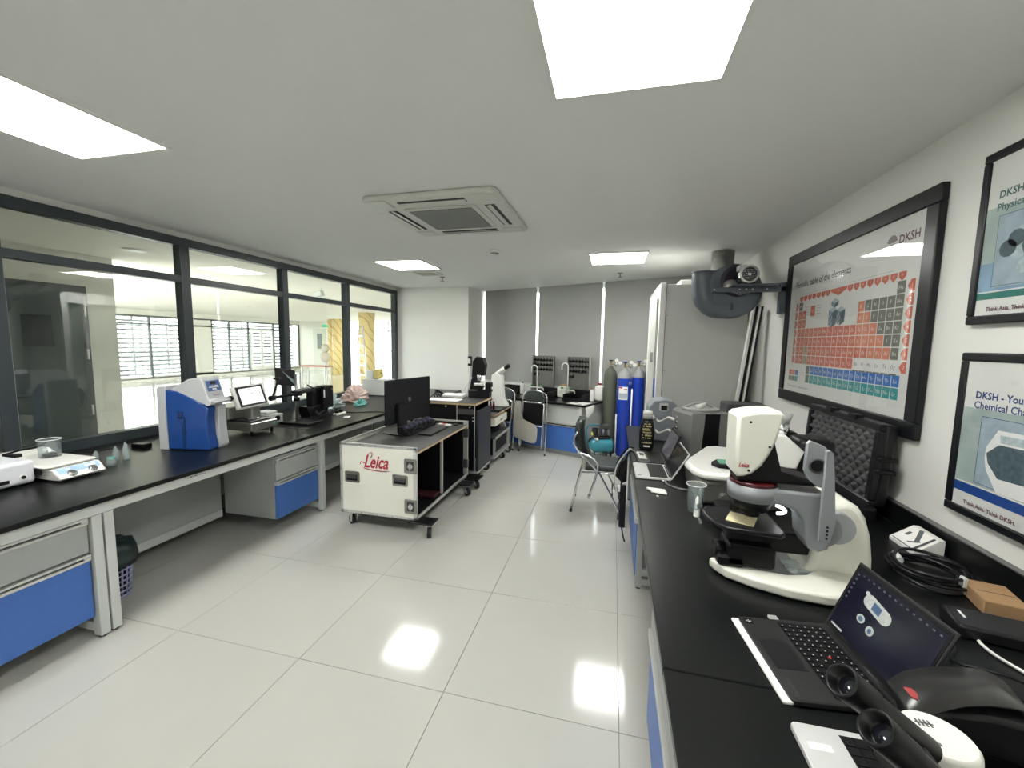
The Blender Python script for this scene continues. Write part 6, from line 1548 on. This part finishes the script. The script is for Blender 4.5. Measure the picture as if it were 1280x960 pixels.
# ---- wedge display
t = thing('wedge_display', 'small white wedge stand with a black and white picture by the splashback', 'display stand', (1.29, 2.05, BT))
wz = R3('Z', 10)
b = MB(); b.prism([(1.255, BT+.001), (1.255, BT+.016), (1.34, BT+.075), (1.36, BT+.075), (1.36, BT+.001)], 'y', 2.00, 2.16, .003); b.build('stand_body', WHITE, t)
def WD(u, v, h=.0012): q = Vector((1.257, 0, BT+.0175)); return Vector((q.x+(.083)*v-h*.5, 2.152-.144*u, q.z+.057*v+h))
b = MB(); b.quad(WD(.04, .08), WD(.88, .08), WD(.88, .92), WD(.04, .92)); b.build('picture', PAPER, t)
b = MB(); b.quad(WD(.88, .05), WD(.97, .05), WD(.97, .95), WD(.88, .95)); b.quad(WD(.04, .02), WD(.9, .02), WD(.9, .06), WD(.04, .06)); b.build('gray_margin', DGRAY, t)
b = MB(); b.quad(WD(.30, .95, .002), WD(.70, .30, .002), WD(.80, .42, .002), WD(.45, 1.0, .002)); b.quad(WD(.52, .22, .002), WD(.78, .52, .002), WD(.82, .46, .002), WD(.57, .16, .002)); b.quad(WD(.16, .45, .002), WD(.30, .45, .002), WD(.28, .68, .002), WD(.18, .66, .002)); b.build('pictogram', DKPRINT, t)
# ---- cable coil
t = thing('cable_coil', 'thick coiled black cable lying behind the dark laptop', 'cable', (1.20, 1.80, BT))
b = MB(); pts = []
for k in range(150):
    a = k*2*PI/30; rr = .105+.012*math.sin(k*.37); pts.append((1.19+rr*math.cos(a), 1.82+rr*1.05*math.sin(a), BT+.01+.0085*(k//30)*1.3+.004*math.sin(k*.5)))
b.tube(pts, .0065, 7); b.build('cable_loops', SBLACK, t)
MB().cyl((1.12, 1.85, BT+.04), (1.13, 1.90, BT+.045), .012, seg=12).build('connector', LGRAY, t)
MB().box(1.225, 1.238, 1.705, 1.73, BT+.005, BT+.066, .003).build('cable_tie', LGRAY, t)
# ---- cardboard box
t = thing('cardboard_box', 'small brown cardboard box beside the coiled cable against the splashback', 'box', (1.283, 1.66, BT))
b = MB(); b.box(1.225, 1.335, 1.585, 1.735, BT+.001, BT+.05, .003, rot=R3('Z', -14)); b.build('box_body', mat('brown_cardboard', (.36, .22, .11), .8, noise=.12, nscale=50), t)
b = MB(); b.box(1.235, 1.325, 1.655, 1.658, BT+.050, BT+.0505, rot=R3('Z', -14)); b.build('flap_line', mat('dark_brown', (.08, .05, .03), .8), t)
# ---- power supply
t = thing('power_supply', 'flat black power supply brick before the brown cardboard box', 'power supply', (1.14, 1.50, BT))
b = MB(); b.box(1.05, 1.27, 1.42, 1.54, BT+.001, BT+.042, .008, rot=R3('Z', -12), seg=2); b.build('brick_body', SBLACK, t)
MB().box(1.085, 1.092, 1.49, 1.53, BT+.042, BT+.0428, rot=R3('Z', -12)).build('white_mark', WHITE, t)
t = thing('white_cable', 'thin white cord curving over the bench at the right photo edge', 'cord', (1.12, 1.40, BT))
MB().tube(curve([(1.10, 1.47, BT+.006), (1.08, 1.42, BT+.006), (1.085, 1.36, BT+.006), (1.13, 1.27, BT+.006), (1.22, 1.18, BT+.006)]), .0045, 7).build('cord_run', WHITE, t)
t = thing('black_cable', 'thin black cord behind the screen of the dark laptop', 'cord', (1.0, 1.6, BT))
MB().tube(curve([(.99, 1.66, BT+.006), (1.02, 1.62, BT+.006), (1.04, 1.56, BT+.006), (1.0, 1.40, BT+.006), (.92, 1.28, BT+.03), (1.0, 1.22, BT+.05), (1.06, 1.20, BT+.02)]), .004, 6).build('cord_run', BLACK, t)

# ---- dark laptop
TPD = mat('charcoal_laptop', (.018, .018, .019), .42, noise=.08)
t, Ml, lid = laptop('dark_laptop', 'charcoal laptop showing gray shapes on its dark screen before the microscope', .432, 1.200, math.radians(7), .312, .255, TPD, TPD, BLACK, .225, 22, mat('navy_screen', (.004, .004, .010), .14, noise=.5, nscale=6, emit=.2, spec=.25), keyrows=6, keycols=14, padm=mat('pad_black', (.008, .008, .009), .3))
MB(True).box(-.018, .006, -.154, .156, .001, .010, .002).build('white_front_strip', WHITE, t)
MB(True).box(.012, .034, .122, .144, .0169, .0173).build('badge', BLACK, t)
b = MB(True)
for (x, y, w_, h_) in ((.016, .132, .004, .004), (.022, .128, .006, .004), (.022, .136, .004, .004), (.027, .132, .004, .004)): b.box(x, x+h_, y, y+w_, .0173, .0175)
b.build('badge_marks', WHITE, t)
text('lettering', 'ThinkPad', .015, Matrix.Translation((.025, -.145, .0172)) @ Matrix.Rotation(math.radians(0), 4, 'Z') @ Matrix(((0, 1, 0, 0), (-1, 0, 0, 0), (0, 0, 1, 0), (0, 0, 0, 1))) @ Matrix.Rotation(PI, 4, 'Z'), mat('gray_print', (.06, .06, .06), .4), t, local=True)
b = MB(True); r = random.Random(2)
for i in range(6):
    for k in range(14):
        x = .255*.42+i*.02125+.008; y = -.136+k*.01943+.006
        b.box(x, x+.003, y, y+.0035, .0192, .0194)
b.build('key_legends', C_L, t, kind='stuff')
MB(True).cyl((.175, .0, .0192), (.175, .0, .0215), .0042, seg=12).build('red_pointer', mat('pointer_red', (.6, .05, .04), .5), t)
b = MB(True); b.box(.10, .125, .157, .180, .006, .014, .001); b.build('usb_plug', ALU, t)
# shapes on the screen
SG = mat('screen_gray', (.38, .40, .38), .4, noise=.45, nscale=120, emit=.05); SB2 = mat('screen_navy', (.03, .06, .12), .4, noise=0, emit=.2)
def scr(pts, m, nm, dx=.0024):
    b = MB(True); b.x = Ml
    v = [b.b.verts.new(Ml @ Vector((-dx, p[0], p[1]))) for p in pts]; f = b.b.faces.new(v)
    b.b.normal_update(); b.build(nm, m, lid)
def ell(y, z, a, c, rot=0, n_=16): return [(y+a*math.cos(k*2*PI/n_)*math.cos(rot)-c*math.sin(k*2*PI/n_)*math.sin(rot), z+a*math.cos(k*2*PI/n_)*math.sin(rot)+c*math.sin(k*2*PI/n_)*math.cos(rot)) for k in range(n_)]
scr(ell(.060, .150, .022, .019), SG, 'screen_shape'); scr(ell(.004, .140, .022, .019), SG, 'screen_shape')
scr([(.062, .169), (.004, .159), (.002, .121), (.060, .131)], SG, 'screen_shape', .0025)
scr([(.048, .158), (.018, .154), (.018, .132), (.048, .136)], SB2, 'screen_shape', .0030)
scr(ell(.078, .165, .008, .006), SG, 'screen_shape')
scr(ell(.060, .095, .014, .012), SG, 'screen_shape'); scr(ell(.060, .095, .008, .007), SB2, 'screen_shape', .0028)
scr(ell(.020, .085, .013, .013), SG, 'screen_shape'); scr(ell(.020, .085, .006, .007), SB2, 'screen_shape', .0028)
scr([(.135, .024), (.09, .024), (.09, .030), (.135, .030)], SG, 'toolbar')
for k in range(6): scr([(.138, .19-.015*k), (.131, .19-.015*k), (.131, .195-.015*k), (.138, .195-.015*k)], mat('screen_icon', (.05, .055, .07), .4, noise=0, emit=.1), 'screen_icon')
for k in range(14): scr([(.120-.019*k, .196), (.113-.019*k, .196), (.113-.019*k, .200), (.120-.019*k, .200)], MATS['screen_icon'], 'screen_icon')

# ---- second silver laptop under the foreground microscope
t, Ml2, lid2 = laptop('silver_laptop', 'silver laptop at the bottom edge of the photo under the eyepieces', .425, .825, math.radians(1), .32, .225, SILV, SILV, BLACK, .155, 50, DARKSCR, kb=(.40, .93), keyrows=5, keycols=13)
MB(True).box(.015, .06, .095, .112, .0169, .0172).build('sticker', PAPER, t)

# ---- foreground stereo microscope
t = thing('stereo_microscope', 'foreground white stereo microscope with two black eyepieces at the lower right', 'microscope', (.56, .50, BT))
SWH = mat('warm_white', (.78, .77, .70), .3, noise=.01)
b = MB(); b.prism(rrect(.42, .72, .28, .60, .03), 'z', BT+.001, BT+.03, .006); b.build('base', SBLACK, t)
b = MB(); b.cyl((.66, .44, BT+.03), (.66, .44, 1.10), .020, seg=16); b.build('column', STEEL, t)
b = MB(); b.box(.48, .68, .41, .48, .985, 1.045, .012, seg=2); b.build('focus_arm', SWH, t)
b = MB(); b.cyl((.60, .41, 1.015), (.60, .36, 1.015), .028, seg=18); b.cyl((.60, .48, 1.015), (.60, .53, 1.015), .028, seg=18); b.build('focus_knob', BLACK, t)
axis = (Vector((-.55, .12, .83))).normalized()
P1 = Vector((.314, .600, 1.199)); P2 = Vector((.327, .548, 1.184))
view = Vector((-.42, -.0, .56)).normalized()
# the two tubes run from the head up to the user's side
H1 = Vector((.405, .622, 1.125)); H2 = Vector((.412, .560, 1.110))
for P_, H_ in ((P1, H1), (P2, H2)):
    d = (P_-H_).normalized()
    b = MB(); b.lathe([(.017, -.16), (.0175, -.055), (.0200, -.050), (.0210, -.012), (.0215, 0), (.0205, .0025), (.0175, .001), (.0155, -.012), (.013, -.014), (0, -.014)], P_, d, 28); ep = b.build('eyepiece', BLACK, t)
    b = MB(); b.lathe([(.0128, -.0132), (.008, -.011), (0, -.0105)], P_, d, 22); b.build('eye_lens', mat('lens_glass', (.01, .012, .02), .03, spec=1.0), ep)
b = MB(); b.prism([(.385, 1.065), (.428, 1.055), (.430, 1.095), (.418, 1.122), (.385, 1.115)], 'y', .545, .655, .012); b.build('head', BLACK, t)
b = MB(); b.loft([[(x0+r*math.cos(k*PI/12)*1.08, .652+r*math.sin(k*PI/12), z) for k in range(24)] for x0, r, z in ((.470, .036, 1.02), (.470, .041, 1.04), (.462, .041, 1.10), (.460, .038, 1.106))]); hw = b.build('white_body', SWH, t)
b = MB(); b.lathe([(.043, 0), (.046, .0), (.046, .010), (.043, .010)], (.470, .652, 1.045), seg=28); b.build('gray_band', MG, t)
b = MB()
for k in range(4): b.box(.446+.005*k, .4485+.005*k, .662, .674, 1.1062, 1.1066)
b.box(.444, .466, .667, .669, 1.1062, 1.1066); b.box(.450, .455, .632, .637, 1.1062, 1.1066)
b.build('printed_mark', DKPRINT, hw)
b = MB(); b.cyl((.470, .652, 1.02), (.470, .652, .955), .034, .026, seg=22); b.build('objective', BLACK, t)
b = MB(); b.prism([(.50, .985), (.70, .985), (.70, 1.045), (.56, 1.05), (.50, 1.06)], 'y', .60, .66, .008); b.build('support_arm', SWH, t)
b = MB(); b.cyl((.66, .44, 1.0), (.66, .66, 1.0), .022, seg=14); b.build('cross_post', STEEL, t)
# ---- curved black hood
t = thing('curved_black_hood', 'curved satin black instrument hood with a small red emblem at lower right', 'lab instrument', (.82, .86, BT))
FARP = [(0.583, 0.961, 0.95), (0.601, 0.966, 0.964), (0.623, 0.973, 0.973), (0.673, 0.986, 0.982), (0.722, 0.998, 0.981), (0.773, 1.01, 0.977), (0.821, 1.019, 0.953), (0.863, 1.024, 0.905), (0.89, 1.029, 0.865)]
NEARP = [(0.569, 0.854, 0.952), (0.577, 0.857, 0.958), (0.591, 0.861, 0.966), (0.621, 0.869, 0.978), (0.645, 0.876, 0.984), (0.668, 0.882, 0.988), (0.713, 0.893, 0.988), (0.763, 0.904, 0.98), (0.814, 0.915, 0.955)]
cf_, cn_ = curve(FARP, 3), curve(NEARP, 3)
b = MB(); rings = []
for p, q in zip(cf_, cn_):
    mid = (p+q)/2+Vector((0, 0, .006))
    dn = Vector((0, 0, -.004))
    rings.append([p, mid, q, q+dn, mid+dn, p+dn])
b.loft(rings); b.build('hood_shell', mat('satin_black_hood', (.018, .0175, .0175), .30, noise=.05), t)
b = MB(); b.prism([(.60, .90), (.585, .945), (.63, .968), (.70, .974), (.77, .965), (.83, .93), (.86, .90), (.80, .885)], 'y', .875, .955, .008); b.build('inner_body', BLACK, t)
b = MB(); b.box(.80, .86, .83, .92, BT+.03, .93, .012, seg=2); b.build('support', BLACK, t)
b = MB(); b.prism(rrect(.785, 1.02, .76, .99, .03), 'z', BT+.001, BT+.03, .006); b.build('base', BLACK, t)
b = MB(); b.cyl((.765, .80, .945), (.765, .795, .945), .006, seg=10); b.build('indicator', LGRAY, t)
m_ = (cf_[4]+cn_[4])/2+Vector((0, -.003, .0075)); ux = (cf_[7]-cf_[4]).normalized(); uy = (cn_[4]-cf_[4]).normalized()
f = None; b = MB()
b.b.faces.new([b.b.verts.new(m_+ux*a_+uy*c_) for a_, c_ in ((-.010, -.018), (.004, -.010), (.010, .006), (.006, .020), (-.004, .008))]); b.build('red_emblem', mat('emblem_red', (.30, .03, .03), .5), t)
t = thing('white_corner_box', 'white card edge lying beside the curved black hood at the right photo edge', 'card', (.93, 1.07, BT))
b = MB(); b.box(.895, .965, 1.045, 1.095, BT+.001, BT+.012, .003, rot=R3('Z', 20)); b.build('card_body', PAPER, t)
